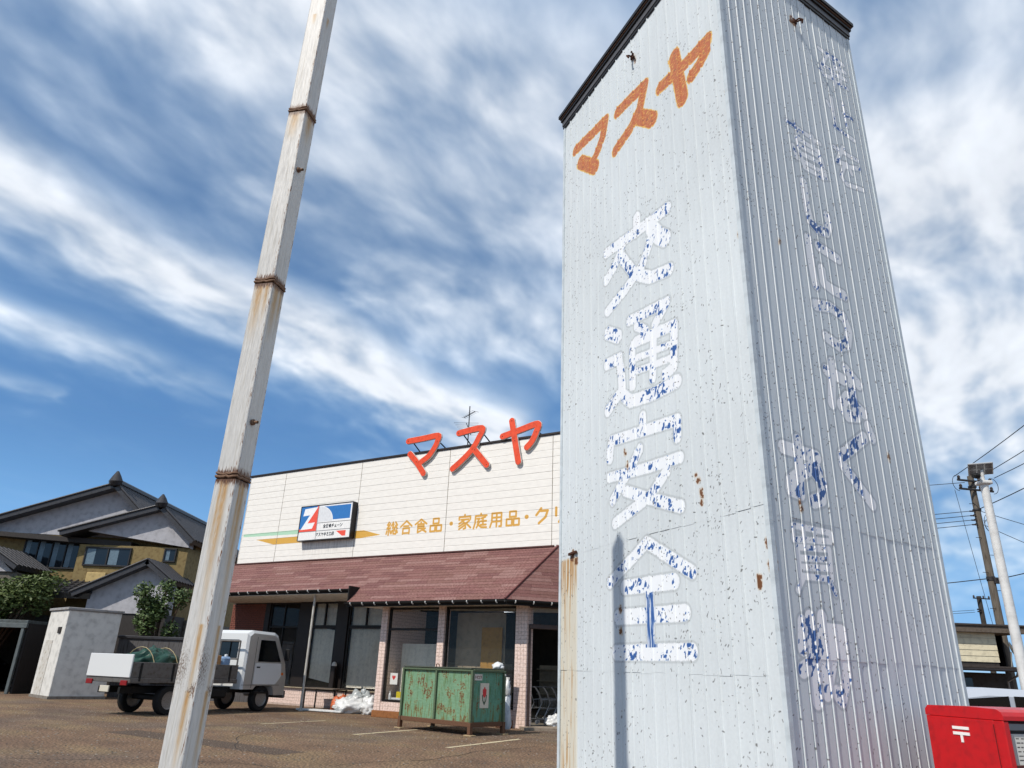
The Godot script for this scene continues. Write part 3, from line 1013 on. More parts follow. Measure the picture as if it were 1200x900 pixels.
func shingle_slope(t: Node3D, a0: Vector3, a1: Vector3, b0: Vector3, b1: Vector3, cut := -1.0e9, cut_row := 0, per := 0.91) -> void:
	# courses of shingles from the eave a0-a1 to the top b0-b1; below cut_row they stop at x = cut
	var rise := b0 - a0
	var rows := int(round(rise.length() / 0.146))
	var along := (a1 - a0).normalized()
	var up := rise - along * rise.dot(along)
	up = up.normalized()
	var n := along.cross(up).normalized()
	if n.z < 0:
		n = -n
	for r in rows:
		var f0 := float(r) / rows
		var f1 := float(r + 1) / rows + 0.010
		var p0 := a0.lerp(b0, f0)
		var p1 := a1.lerp(b1, f0)
		var len := p0.distance_to(p1)
		var sh0 := (b0 - a0).dot(along) * (f1 - f0)
		var sh1 := (b1 - a1).dot(along) * (f1 - f0)
		var x := -rng.randf_range(0.0, per)
		while x < len - 0.01:
			var xa := maxf(x, 0.0)
			var wide := per * rng.randf_range(0.86, 1.1)
			var xb := minf(x + wide - 0.004, len)
			x += wide
			var first := xa <= 0.0
			var last := xb >= len - 1e-4
			if r < cut_row and p0.x + along.x * xb < cut + 0.05:
				continue
			if r < cut_row:
				xa = maxf(xa, (cut - p0.x) / along.x)
			if xb - xa < 0.02:
				continue
			var th := 0.010 + rng.randf_range(-0.001, 0.002)
			var h := up * (rise.length() / rows * 1.05)
			var c0 := p0 + along * xa
			var c1 := p0 + along * xb
			var d0 := c0 + h + (along * sh0 if first else Vector3.ZERO)
			var d1 := c1 + h + (along * sh1 if last else Vector3.ZERO)
			var lift := n * th
			var s := mb()
			quad(s, c0 + lift, c1 + lift, d1 + n * 0.003, d0 + n * 0.003, n)
			quad(s, c0, c1, c1 + lift, c0 + lift, -up)
			quad(s, c0, d0, d0 + n * 0.003, c0 + lift, -along)
			quad(s, c1, d1, d1 + n * 0.003, c1 + lift, along)
			obj("shingle", s, shingle_mat(rng.randi_range(0, 4)), t)

func shingle_mat(i: int) -> StandardMaterial3D:
	var key := "shingle_%d" % i
	if mats.has(key):
		return mats[key]
	var cols := [Color(0.52, 0.365, 0.35), Color(0.545, 0.40, 0.38), Color(0.485, 0.335, 0.325), Color(0.58, 0.45, 0.43), Color(0.515, 0.375, 0.35)]
	var m := mat(key, cols[i], 0.85, 0.0, 0)
	m.uv1_triplanar = true
	m.uv1_scale = Vector3(0.55, 4.6, 4.6)
	m.albedo_texture = ntex("shingle_wear", 0.03, 5, 71, [[0.0, Color(0.60, 0.52, 0.50)], [0.36, Color(0.74, 0.67, 0.65)], [0.5, Color(0.88, 0.84, 0.82)], [0.64, grey(1.0)], [1.0, grey(1.0)]])
	m.normal_enabled = true
	m.normal_texture = ntex("bump", 0.03, 4, 5, [], 512, 3.0)
	m.normal_scale = 0.4
	return m

func gutter(t: Node3D, a: Vector3, b: Vector3, out: Vector3, gap := 0.5) -> void:
	var gm := mat("gutter", Color(0.12, 0.085, 0.08), 0.45, 0.2, 1, 2.0)
	var s := mb()
	var d := (b - a).normalized()
	# a half-round trough hung in front of a fascia board
	var mid := (a + b) * 0.5 - out * 0.03 - Vector3(0, 0.05, 0)
	box(s, mid, Vector3(a.distance_to(b), 0.15, 0.03), Basis(d, Vector3.UP, d.cross(Vector3.UP)), 0.004)
	var prev := []
	for k in 9:
		var w := PI + PI * k / 8.0
		var off := out * (0.06 + cos(w) * 0.055) + Vector3(0, sin(w) * 0.06, 0)
		var inn := out * (0.06 + cos(w) * 0.049) + Vector3(0, sin(w) * 0.054, 0)
		if k > 0:
			quad(s, a + prev[0], b + prev[0], b + off, a + off, off - out * 0.06)
			quad(s, a + prev[1], b + prev[1], b + inn, a + inn, out * 0.06 - inn)
		prev = [off, inn]
	var g := obj("gutter", s, gm, t)
	var cm := mat("bracket", Color(0.92, 0.92, 0.90), 0.5, 0.0, 0)
	var n := int(a.distance_to(b) / gap)
	for i in n:
		var p := a.lerp(b, (i + 0.5) / n)
		s = mb()
		tube(s, [p + out * 0.118 + Vector3(0, 0.004, 0), p + out * 0.122 - Vector3(0, 0.03, 0), p + out * 0.09 - Vector3(0, 0.062, 0), p + out * 0.05 - Vector3(0, 0.072, 0)], 0.017, 5)
		obj("gutter_bracket", s, cm, g)

func supermarket() -> void:
	var t := thing("supermarket", "single storey shop with cream boarded upper front, red shingle eaves and dark shop windows", "shop", SHOP)
	var cream := mat("cream_wall", Color(0.90, 0.88, 0.84), 0.7, 0.0, 3, 0.5)
	var brown := mat("brown_wall", Color(0.35, 0.26, 0.23), 0.8, 0.0, 2, 0.8)
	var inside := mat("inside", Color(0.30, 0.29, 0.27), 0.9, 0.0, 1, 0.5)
	var soffit := mat("soffit", Color(0.90, 0.88, 0.84), 0.8, 0.0, 2, 0.5)
	# ---- upper front: a frame wall with boards hung on it
	obj("parapet_wall", bx(-14.33, 8.75, 5.05, 8.90, -1.25, -1.03), cream, t)
	var bm := StandardMaterial3D.new()
	bm.albedo_texture = facade_picture()
	bm.texture_repeat = false
	bm.roughness = 0.55
	var rows := 15
	var cuts := [-14.35, -12.19, -7.98, -3.77, 0.44, 4.65, 8.75]
	for c in cuts.size() - 1:
		for r in rows:
			var s := mb()
			var x0: float = cuts[c] + 0.012
			var x1: float = cuts[c + 1] - 0.012
			var y0 := 5.21 + r * 0.2485
			var y1 := y0 + 0.2485
			var bow := rng.randf_range(-0.002, 0.002)
			# each board leans out over the one below and turns back in a shadow groove
			var P := [Vector3(x0, y0, -1.03), Vector3(x0, y0, -0.996 + bow), Vector3(x0, y0 + 0.226, -1.0 + bow), Vector3(x0, y0 + 0.240, -1.004), Vector3(x0, y1, -1.009)]
			for k in P.size() - 1:
				var a: Vector3 = P[k]
				var b: Vector3 = P[k + 1]
				var a2 := Vector3(x1, a.y, a.z)
				var b2 := Vector3(x1, b.y, b.z)
				var ua := Vector2((a.x + 14.35) / 23.1, (8.97 - a.y) / 3.75)
				var ub := Vector2((a.x + 14.35) / 23.1, (8.97 - b.y) / 3.75)
				var va := Vector2((x1 + 14.35) / 23.1, ua.y)
				var vb := Vector2((x1 + 14.35) / 23.1, ub.y)
				quad(s, a, a2, b2, b, Vector3(0, -1, 0.2) if k == 0 else Vector3(0, 0, 1), [ua, va, vb, ub])
			quad(s, P[0], P[1], P[2], Vector3(x0, y1, -1.03), Vector3(-1, 0, 0))
			obj("siding_board", s, bm, t)
	# joint strips, and the darker patched strip beside the last joint
	for x in [-12.19, -7.98, -3.77, 0.44, 4.65]:
		obj("joint_strip", bx(x - 0.010, x + 0.010, 5.21, 8.94, -1.028, -0.999), mat("joint", Color(0.55, 0.52, 0.47), 0.7, 0.0, 2, 2.0), t)
	obj("parapet_coping", bx(-14.42, 8.82, 8.94, 9.02, -1.30, -0.955, null, 0.012), mat("coping", Color(0.16, 0.13, 0.125), 0.5, 0.2, 1, 1.0), t)
	obj("parapet_end_wall", bx(-14.36, -14.335, 5.05, 8.93, -1.28, -0.99), cream, t)
	# ---- body of the building behind, with a flat roof
	obj("flat_roof", bx(-15.7, 8.6, 4.85, 5.05, -13.9, -1.03), brown, t)
	obj("side_wall", bx(-15.7, -15.5, 0.0, 4.85, -13.9, -2.36), brown, t)
	obj("side_wall", bx(8.4, 8.6, 0.0, 4.85, -13.9, -3.1), brown, t)
	obj("front_wall", bx(3.12, 8.6, 0.0, 4.85, -3.098, -2.9), cream, t)
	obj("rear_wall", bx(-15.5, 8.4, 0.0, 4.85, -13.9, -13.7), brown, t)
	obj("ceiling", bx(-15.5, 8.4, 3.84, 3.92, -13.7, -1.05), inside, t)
	obj("shop_floor", bx(-15.5, 8.4, 0.0, 0.06, -13.7, -3.1), mat("shop_floor", Color(0.55, 0.52, 0.47), 0.5, 0.0, 1, 0.5), t)
	obj("shop_floor", bx(-15.5, 3.1, 0.0, 0.06, -3.098, -2.37), mat("shop_floor", Color(0.55, 0.52, 0.47), 0.5, 0.0, 1, 0.5), t)
	obj("shop_floor", bx(-5.1, 2.6, 0.0, 0.06, -2.368, -0.42), mat("shop_floor", Color(0.55, 0.52, 0.47), 0.5, 0.0, 1, 0.5), t)
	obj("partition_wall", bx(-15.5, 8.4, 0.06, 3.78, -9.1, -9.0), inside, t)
	# ---- eaves: right part reaches further out than the left, then the corner is cut off by the entrance
	var q := Vector3(-6.2, 3.45, 0.90)
	var hipb := Vector3(-0.05, 3.45, 0.90)
	var hipt := Vector3(0.70, 5.22, -0.985)
	var e2 := Vector3(0.7071, 0, -0.7071)
	var deck := mat("roof_deck", Color(0.47, 0.34, 0.32), 0.9, 0.0, 1, 1.0)
	var s := mb()
	var y_cut := 3.45 + 0.55 / 1.885 * 1.77
	var lift := Vector3(0, -0.02, -0.02)
	quad(s, q + lift, hipb + lift, hipt + lift, Vector3(-6.2, 5.22, -0.985) + lift, Vector3(0, 1, 1))
	quad(s, Vector3(-14.45, y_cut, 0.35) + lift, Vector3(-6.2, y_cut, 0.35) + lift, Vector3(-6.2, 5.22, -0.985) + lift, Vector3(-14.5, 5.22, -0.985) + lift, Vector3(0, 1, 1))
	quad(s, hipb + lift, hipb + e2 * 6.0 + lift, hipt + e2 * 6.0 + lift, hipt + lift, Vector3(1, 1, 1))
	var roof := obj("shingle_roof", s, deck, t)
	var row_cut := int(round(0.55 / 1.885 * 2.586 / 0.146))
	shingle_slope(roof, Vector3(-14.5, 3.45, 0.90), hipb, Vector3(-14.5, 5.22, -0.985), hipt, -6.2, row_cut)
	shingle_slope(roof, hipb, hipb + e2 * 4.4, hipt, hipt + e2 * 4.4)
	var ridge := mat("ridge_metal", Color(0.42, 0.22, 0.21), 0.5, 0.2, 1, 2.0)
	s = mb()
	tube(s, [hipb + Vector3(0, 0.02, 0.02), hipt + Vector3(0, 0.02, 0.02)], 0.028, 6)
	obj("hip_cap", s, ridge, roof)
	s = mb()
	box(s, Vector3(-6.95, 5.235, -0.955), Vector3(15.0, 0.05, 0.07), Basis(), 0.008)
	obj("flashing", s, mat("flashing", Color(0.35, 0.22, 0.20), 0.6, 0.2, 2, 1.0), roof)
	s = mb()
	box(s, Vector3(-14.53, 4.58, -0.32), Vector3(0.06, 0.10, 1.95), Basis(Vector3.RIGHT, atan2(1.77, 1.885)), 0.006)
	obj("verge_board", s, ridge, roof)
	# soffits
	s = mb()
	prism(s, s, P2([-14.5, -0.33, -6.22, -0.33, -6.22, 2.4, -15.55, 2.4]), 3.80, 3.83, Transform3D(Basis(Vector3(1, 0, 0), Vector3(0, 0, -1), Vector3(0, 1, 0)), Vector3.ZERO))
	obj("soffit", s, soffit, t)
	s = mb()
	prism(s, s, P2([-6.18, -0.87, -0.06, -0.87, 4.2, 3.4, 4.2, 4.4, -5.4, 1.06, -6.18, 1.06]), 3.36, 3.40, Transform3D(Basis(Vector3(1, 0, 0), Vector3(0, 0, -1), Vector3(0, 1, 0)), Vector3.ZERO))
	obj("soffit", s, soffit, t)
	obj("soffit_step", bx(-6.22, -6.18, 3.36, 3.98, -0.9, 0.88), mat("gutter", Color.BLACK), t)
	gutter(t, Vector3(-14.5, y_cut - 0.03, 0.36), Vector3(-6.2, y_cut - 0.03, 0.36), Vector3(0, 0, 1))
	gutter(t, Vector3(-6.2, 3.42, 0.91), Vector3(-0.03, 3.42, 0.91), Vector3(0, 0, 1))
	gutter(t, Vector3(-0.03, 3.42, 0.91), Vector3(-0.03, 3.42, 0.91) + e2 * 4.4, Vector3(0.7071, 0, 0.7071))
	# ---- right part: tiled pillars, two large windows, tiled sill with a rust-brown plinth
	tiled_pillar(t, -0.20, 0.20, -0.34, 0.0, 0.0, 3.36)
	tiled_pillar(t, -3.06, -2.81, -0.30, 0.0, 0.46, 3.36)
	tiled_pillar(t, -5.40, -5.14, -2.10, 0.0, 0.20, 3.36)
	s = bx(-5.14, -0.20, 0.20, 0.46, -0.42, -0.02)
	var sill := obj("sill_wall", s, mat("mortar", Color.BLACK), t)
	s = mb()
	tiles(s, Vector3(-5.14, 0.20, -0.02), Vector3(1, 0, 0), Vector3(0, 0, 1), 4.94, 0.26)
	var st := obj("wall_tiles", s, mat("pink_tile", Color.BLACK), sill)
	st.set_meta("kind", "stuff")
	obj("plinth", bx(-5.44, -0.21, 0.0, 0.198, -0.42, 0.035, null, 0.01), mat("plinth", Color(0.56, 0.36, 0.19), 0.8, 0.0, 2, 1.2), t)
	window_bay(t, -5.135, -3.065, 0.47, 3.34, -0.12, [], [2.66], [[-4.98, -3.2, 0.56, 2.2, 0.0, 0.5]])
	window_bay(t, -2.805, -0.205, 0.47, 3.34, -0.12, [], [])
	# ---- left part, set back under a deep eave
	obj("recessed_wall", bx(-15.6, -5.41, 0.0, 0.62, -2.35, -2.16), mat("mortar", Color.BLACK), t)
	s = mb()
	tiles(s, Vector3(-15.6, 0.06, -2.16), Vector3(1, 0, 0), Vector3(0, 0, 1), 10.19, 0.54)
	st = obj("wall_tiles", s, mat("pink_tile", Color.BLACK), t)
	st.set_meta("kind", "stuff")
	obj("sill_board", bx(-13.2, -5.41, 0.62, 0.66, -2.30, -2.06, null, 0.006), mat("sill_board", Color(0.62, 0.58, 0.50), 0.6, 0.0, 2, 1.0), t)
	var post := mat("dark_post", Color(0.14, 0.115, 0.105), 0.5, 0.2, 1, 1.0)
	for p in [[-13.5, -13.22], [-11.5, -10.85], [-9.46, -8.90]]:
		obj("post", bx(p[0], p[1], 0.66, 3.80, -2.34, -2.12, null, 0.01), post, t)
	window_bay(t, -13.2, -11.52, 0.66, 3.79, -2.22, [-12.4], [2.85])
	window_bay(t, -10.83, -9.48, 0.66, 2.86, -2.22, [], [], [[-10.76, -9.55, 0.92, 2.80, 0.16, 0.03]])
	window_bay(t, -10.83, -9.48, 2.86, 3.79, -2.22, [-10.15], [], [[-10.76, -9.55, 2.92, 3.74, 0.0, 0.03]])
	window_bay(t, -8.88, -5.42, 0.66, 2.86, -2.22, [], [], [[-8.81, -5.5, 0.74, 2.80, 0.0, 0.03]])
	window_bay(t, -8.88, -5.42, 2.86, 3.79, -2.22, [-8.02, -7.14, -6.26], [], [[-8.81, -5.5, 2.92, 3.74, 0.0, 0.03]])
	# a strip of dark brick at the far left
	obj("brick_backing", bx(-15.6, -13.5, 0.62, 3.8, -2.36, -2.19), mat("dark_mortar", Color(0.30, 0.25, 0.23), 0.95, 0.0, 2, 1.0), t)
	# bricks only a few pixels across: real courses, joined in one piece
	s = mb()
	for r in 40:
		for c in 11:
			var x := -15.6 + c * 0.225 - (0.11 if r % 2 else 0.0)
			var xa := maxf(x, -15.6)
			var xb := minf(x + 0.213, -13.51)
			if xb - xa > 0.03:
				bx(xa, xb, 0.64 + r * 0.078, 0.64 + r * 0.078 + 0.066, -2.22, -2.176 + rng.randf_range(0, 0.012), s, 0.004)
	var bricks := obj("bricks", s, mat("brick", Color(0.50, 0.30, 0.25), 0.9, 0.0, 2, 2.0), t)
	bricks.set_meta("kind", "stuff")
	s = mb()
	tube(s, [Vector3(-8.6, 0.0, 0.0), Vector3(-8.6, 3.80, 0.0)], 0.045, 10)
	lathe(s, [[0.09, 0.0], [0.09, 0.012], [0.05, 0.02]], 10, Transform3D(Basis(), Vector3(-8.6, 0, 0)))
	obj("eave_post", s, mat("galvanised", Color(0.80, 0.79, 0.76), 0.5, 0.1, 3, 1.0), t)
	# ---- entrance on the cut corner: a transom light over an open doorway
	var E := Transform3D(Basis(e2, Vector3.UP, Vector3(0.7071, 0, 0.7071)), Vector3(0.20, 0, -0.10))
	var fm := mat("dark_frame", Color.BLACK)
	var ent := Node3D.new()
	ent.transform = E
	place_node("entrance", ent, t)
	s = mb()
	box(s, Vector3(2.0, 2.76, 0), Vector3(4.0, 0.13, 0.16), Basis(), 0.01)
	box(s, Vector3(0.03, 1.38, 0), Vector3(0.06, 2.62, 0.12), Basis(), 0.01)
	box(s, Vector3(2.0, 3.33, 0), Vector3(4.0, 0.06, 0.12), Basis(), 0.01)
	box(s, Vector3(4.0, 1.68, 0), Vector3(0.1, 3.24, 0.14), Basis(), 0.01)
	obj("door_frame", s, mat("door_frame", Color(0.30, 0.24, 0.22), 0.5, 0.3, 1, 1.0), ent)
	obj("transom_pane", bx(0.06, 3.94, 2.83, 3.30, -0.004, 0.004), glass("shop_glass", Color.WHITE, 0.2), ent)
	for x in [0.95, 2.3, 3.0]:
		s = mb()
		for p in [[x, x + 0.05, 0.10, 2.68], [x + 0.9, x + 0.95, 0.10, 2.68], [x + 0.05, x + 0.9, 0.10, 0.2], [x + 0.05, x + 0.9, 2.58, 2.68]]:
			bx(p[0], p[1], p[2], p[3], -0.10 - (0.05 if x > 2.0 else 0.0), -0.06 - (0.05 if x > 2.0 else 0.0), s, 0.006)
		obj("sliding_door", s, fm, ent)
		obj("door_pane", bx(x + 0.05, x + 0.9, 0.2, 2.58, -0.084 - (0.05 if x > 2.0 else 0.0), -0.078 - (0.05 if x > 2.0 else 0.0)), glass("shop_glass", Color.WHITE, 0.2), ent)
	s = mb()
	prism(s, s, P2([-0.2, 0.16, 4.2, 0.16, 4.2, -0.9, -0.2, -0.55]), 0.0, 0.07, Transform3D(Basis(Vector3(1, 0, 0), Vector3(0, 0, -1), Vector3(0, 1, 0)), Vector3.ZERO))
	obj("threshold", s, mat("threshold", Color(0.58, 0.53, 0.47), 0.85, 0.0, 2, 1.0), ent)
	# fluorescent tubes on the ceiling behind the entrance
	for p in [Vector3(1.6, 3.62, -3.4), Vector3(2.6, 3.62, -4.0), Vector3(1.0, 3.62, -5.6), Vector3(3.4, 3.62, -5.4), Vector3(-1.4, 3.62, -4.2), Vector3(-3.2, 3.62, -5.2)]:
		s = mb()
		box(s, p + Vector3(0, 0.09, 0), Vector3(1.25, 0.06, 0.10), Basis(), 0.01)
		var fit := obj("ceiling_light", s, mat("fitting", Color(0.8, 0.8, 0.78), 0.6, 0.0, 0), t)
		s = mb()
		tube(s, [p - Vector3(0.6, 0, 0), p + Vector3(0.6, 0, 0)], 0.02, 8)
		var lamp := StandardMaterial3D.new()
		if mats.has("tube_lamp"):
			lamp = mats["tube_lamp"]
		else:
			lamp.albedo_color = Color.WHITE
			lamp.emission_enabled = true
			lamp.emission = Color(0.95, 0.98, 1.0)
			lamp.emission_energy_multiplier = 2.5
			mats["tube_lamp"] = lamp
		obj("fluorescent_tube", s, lamp, fit)
		var l := AreaLight3D.new()
		l.name = "tube_light"
		l.area_size = Vector2(1.2, 0.04)
		l.light_energy = 0.2
		l.light_color = Color(0.95, 0.98, 1.0)
		l.shadow_enabled = true
		fit.add_child(l, true)
		l.position = p - Vector3(0, 0.03, 0)
		l.rotation_degrees = Vector3(-90, 0, 0)
	# shelves of dim stock inside, so that the windows look into a room
	for k in 4:
		var x := -11.0 + k * 4.2
		s = mb()
		for y in [0.3, 0.75, 1.2, 1.6]:
			bx(x, x + 3.0, y, y + 0.03, -6.2, -5.7, s)
		bx(x, x + 3.0, 0.06, 1.75, -5.97, -5.93, s)
		obj("display_shelf", s, mat("shelf", Color(0.6, 0.58, 0.53), 0.6, 0.0, 1, 1.0), t)
	obj("notice_board", bx(-1.70, -0.95, 1.0, 2.75, -0.50, -0.47, null, 0.005), mat("tan_board", Color(0.66, 0.50, 0.22), 0.8, 0.0, 1, 0.8), t)
	obj("roller_screen", bx(-2.72, -0.9, 0.6, 3.2, -0.60, -0.58), mat("beige_screen", Color(0.62, 0.57, 0.48), 0.85, 0.0, 1, 0.5), t)

func place_node(called: String, o: Node3D, parent: Node) -> void:
	o.name = called
	parent.add_child(o, true)

func shop_at(x: float, y: float, z: float, turn := 0.0) -> Transform3D:
	return SHOP * Transform3D(Basis(Vector3.UP, turn), Vector3(x, y, z))

# ------------------------------------------------------------------ the three red letters on the roof edge
func letters_on_roof() -> void:
	var red := mat("letter_red", Color(0.92, 0.31, 0.14), 0.4, 0.0, 1, 0.7)
	var rim := mat("letter_rim", Color(0.88, 0.87, 0.85), 0.5, 0.1, 2, 1.5)
	var steel := mat("black_steel", Color(0.07, 0.07, 0.08), 0.6, 0.3, 1, 2.0)
	var data := [
		["red roof sign letter マ, leftmost of the three katakana over the shop front", [[-5.7, 9.47, -4.99, 9.49, -4.31, 9.51, -4.33, 9.30, -4.42, 9.10, -4.66, 8.79, -5.0, 8.59], [-5.57, 8.95, -5.23, 8.61, -4.86, 8.14]], [[-5.5, 9.40], [-4.30, 9.30]]],
		["red roof sign letter ス, middle one of the three katakana over the shop front", [[-3.38, 9.48, -2.39, 9.54, -2.50, 9.19, -2.75, 8.80, -3.18, 8.43, -3.56, 8.17], [-2.65, 8.76, -2.11, 8.16]], [[-3.2, 9.40], [-2.38, 9.38]]],
		["red roof sign letter ヤ, rightmost of the three katakana over the shop front", [[-1.5, 9.11, -0.81, 9.25, -0.11, 9.38, -0.16, 9.09, -0.32, 8.78, -0.51, 8.6], [-1.14, 9.63, -0.99, 8.89, -0.83, 8.13]], [[-1.20, 9.10], [-0.25, 9.2]]]]
	for d in data:
		var base := Vector3(d[2][0][0], 9.02, -0.90)
		var t := thing("sign_letter", d[0], "sign letter", SHOP * Transform3D(Basis(), base), "roof sign letters")
		var shapes: Array[PackedVector2Array] = []
		for st in d[1]:
			var p := P2(st)
			for k in p.size():
				p[k] -= Vector2(base.x, base.y)
			var o: PackedVector2Array = thick_line(p, 0.122)
			var keep: Array[PackedVector2Array] = []
			for q in shapes:
				var both := Geometry2D.merge_polygons(q, o)
				if both.size() == 1:
					o = both[0]
				else:
					keep.append(q)
			keep.append(o)
			shapes = keep
		var f := mb()
		var s := mb()
		for q in shapes:
			prism(s, s, q, -0.055, 0.0)
			var inner: PackedVector2Array = Geometry2D.offset_polygon(q, -0.012, Geometry2D.JOIN_MITER)[0]
			prism(f, f, inner, 0.001, 0.014)
		obj("letter_return", s, rim, t)
		obj("letter_face", f, red, t)
		for k in d[2]:
			s = mb()
			var a := Vector3(k[0] - base.x, k[1] - base.y, -0.055)
			tube(s, [a, Vector3(a.x + 0.22, 0.0, -0.30)], 0.025, 6)
			box(s, Vector3(a.x + 0.22, 0.01, -0.30), Vector3(0.12, 0.02, 0.12))
			obj("strut", s, steel, t)
		for st in d[1]:
			s = mb()
			var p := P2(st)
			for k in [0, p.size() / 2]:
				var c: Vector2 = p[k] - Vector2(base.x, base.y)
				lathe(s, [[0.018, 0.0], [0.014, 0.008], [0.0, 0.010]], 6, Transform3D(Basis(Vector3.RIGHT, PI / 2), Vector3(c.x, c.y, 0.014)))
			obj("bolt", s, steel, t)

# ------------------------------------------------------------------ the illuminated box sign
func sign_picture() -> ImageTexture:
	var w := 768
	var h := 384
	var mw := 2.72
	var mh := 1.34
	var t1 := Sheet.new(w, h, mw, mh)
	write(t1, "全日食チェーン", 1.30, 0.775, Vector2(0.125, 0.135), 0.145, 0.013)
	write(t1, "マスヤ中之口店", 0.96, 1.08, Vector2(0.12, 0.14), 0.138, 0.012)
	var f := noise(0.05, 3, 81)
	var shade := func(y0: int, y1: int) -> PackedByteArray:
		var b := PackedByteArray()
		b.resize((y1 - y0) * w * 3)
		for y in range(y0, y1):
			for x in w:
				var p := Vector2((x + 0.5) * mw / w, (y + 0.5) * mh / h)
				var c := Vector3(0.90, 0.90, 0.89)
				var blue := Vector3(0.20, 0.45, 0.71)
				var red := Vector3(0.90, 0.33, 0.24)
				if p.x < 0.93 and p.y < 1.0:
					# a white zigzag between a blue and a red field
					c = blue if p.x < 0.5 + (0.5 - p.y) * 0.8 else red
					if p.y > 0.90:
						c = red
					var q := PackedVector2Array([Vector2(0.20, 0.10), Vector2(0.90, 0.06), Vector2(0.42, 0.68), Vector2(0.82, 0.66), Vector2(0.70, 0.90), Vector2(0.08, 0.92), Vector2(0.50, 0.36), Vector2(0.14, 0.38)])
					if Geometry2D.is_point_in_polygon(p, q):
						c = Vector3(0.92, 0.92, 0.92)
				elif p.x > 0.97 and p.y < 0.66:
					c = Vector3(0.90, 0.91, 0.92)
					if p.x > 1.18 and p.x < 2.63 and p.y > 0.07 and p.y < 0.61 and Vector2(p.x - 1.02, (p.y - 0.66) * 1.2).length() > 0.74:
						c = blue
					elif p.x < 1.78 and Vector2(p.x - 1.02, (p.y - 0.66) * 1.2).length() < 0.71:
						c = Vector3(0.84, 0.85, 0.86)
				if p.x > 2.0 and p.x < 2.5 and p.y > 1.06 and p.y < 1.27 and p.y - 1.06 < (p.x - 2.0) * 0.62:
					c = red
				if t1.d[y * w + x] < 0.0:
					c = Vector3(0.12, 0.12, 0.13)
				# thin dividers between the plates
				if absf(p.x - 0.95) < 0.014 or absf(p.y - 1.01) < 0.012 or (p.x > 0.95 and absf(p.y - 0.70) < 0.012):
					c = Vector3(0.45, 0.45, 0.46)
				put(b, ((y - y0) * w + x) * 3, c * (1.0 + 0.05 * f.get_noise_2d(x, y * 0.4)))
		return b
	return banded(w, h, shade)

func box_sign() -> void:
	var t := thing("box_sign", "white blue and red box sign with dark frame fixed to the cream shop front", "shop sign", SHOP * Transform3D(Basis(), Vector3(-10.74, 5.95, -0.99)))
	var dark := mat("sign_case", Color(0.12, 0.11, 0.11), 0.45, 0.3, 1, 1.0)
	obj("case", bx(0.0, 2.76, 0.0, 1.38, 0.0, 0.24, null, 0.01), dark, t)
	var s := mb()
	quad(s, Vector3(0.02, 0.02, 0.247), Vector3(2.74, 0.02, 0.247), Vector3(2.74, 1.36, 0.247), Vector3(0.02, 1.36, 0.247), Vector3(0, 0, 1), [Vector2(0, 1), Vector2(1, 1), Vector2(1, 0), Vector2(0, 0)])
	var m := StandardMaterial3D.new()
	m.albedo_texture = sign_picture()
	m.roughness = 0.25
	obj("sign_face", s, m, t)
	var fm := mat("sign_frame", Color(0.35, 0.34, 0.34), 0.35, 0.6, 0)
	for q in [[0.0, 2.76, 0.0, 0.028], [0.0, 2.76, 1.352, 1.38], [0.0, 0.028, 0.028, 1.352], [2.732, 2.76, 0.028, 1.352]]:
		obj("frame_bar", bx(q[0], q[1], q[2], q[3], 0.241, 0.268, null, 0.004), fm, t)

func antenna() -> void:
	var t := thing("television_antenna", "thin television antenna mast with two aerials behind the roof letters", "antenna", SHOP * Transform3D(Basis(), Vector3(-4.15, 5.05, -2.6)))
	var m := mat("aerial", Color(0.20, 0.20, 0.21), 0.5, 0.6, 0)
	var s := mb()
	tube(s, [Vector3(0, 0, 0), Vector3(0, 6.15, 0)], [0.03, 0.022], 6)
	obj("mast", s, m, t)
	for a in [[5.8, 0.5, 0.95, 0.16], [5.2, 1.1, 1.5, 0.5]]:
		s = mb()
		var d := Vector3(cos(a[1]), 0.0, sin(a[1]))
		var e := Vector3(-d.z, 0, d.x)
		var c := Vector3(0, a[0], 0)
		tube(s, [c - d * a[2] * 0.5, c + d * a[2] * 0.5], 0.014, 5)
		for k in 7:
			var p: Vector3 = c + d * a[2] * (k / 6.0 - 0.5)
			var half: float = a[3] * (0.65 + 0.05 * k)
			tube(s, [p - e * half, p + e * half], 0.006, 4)
		obj("aerial", s, m, t)
	s = mb()
	for w in [0.4, 2.5, 4.6]:
		tube(s, [Vector3(0, 4.2, 0), Vector3(cos(w) * 1.6, 0, sin(w) * 1.2)], 0.005, 4)
	obj("guy_wires", s, m, t)

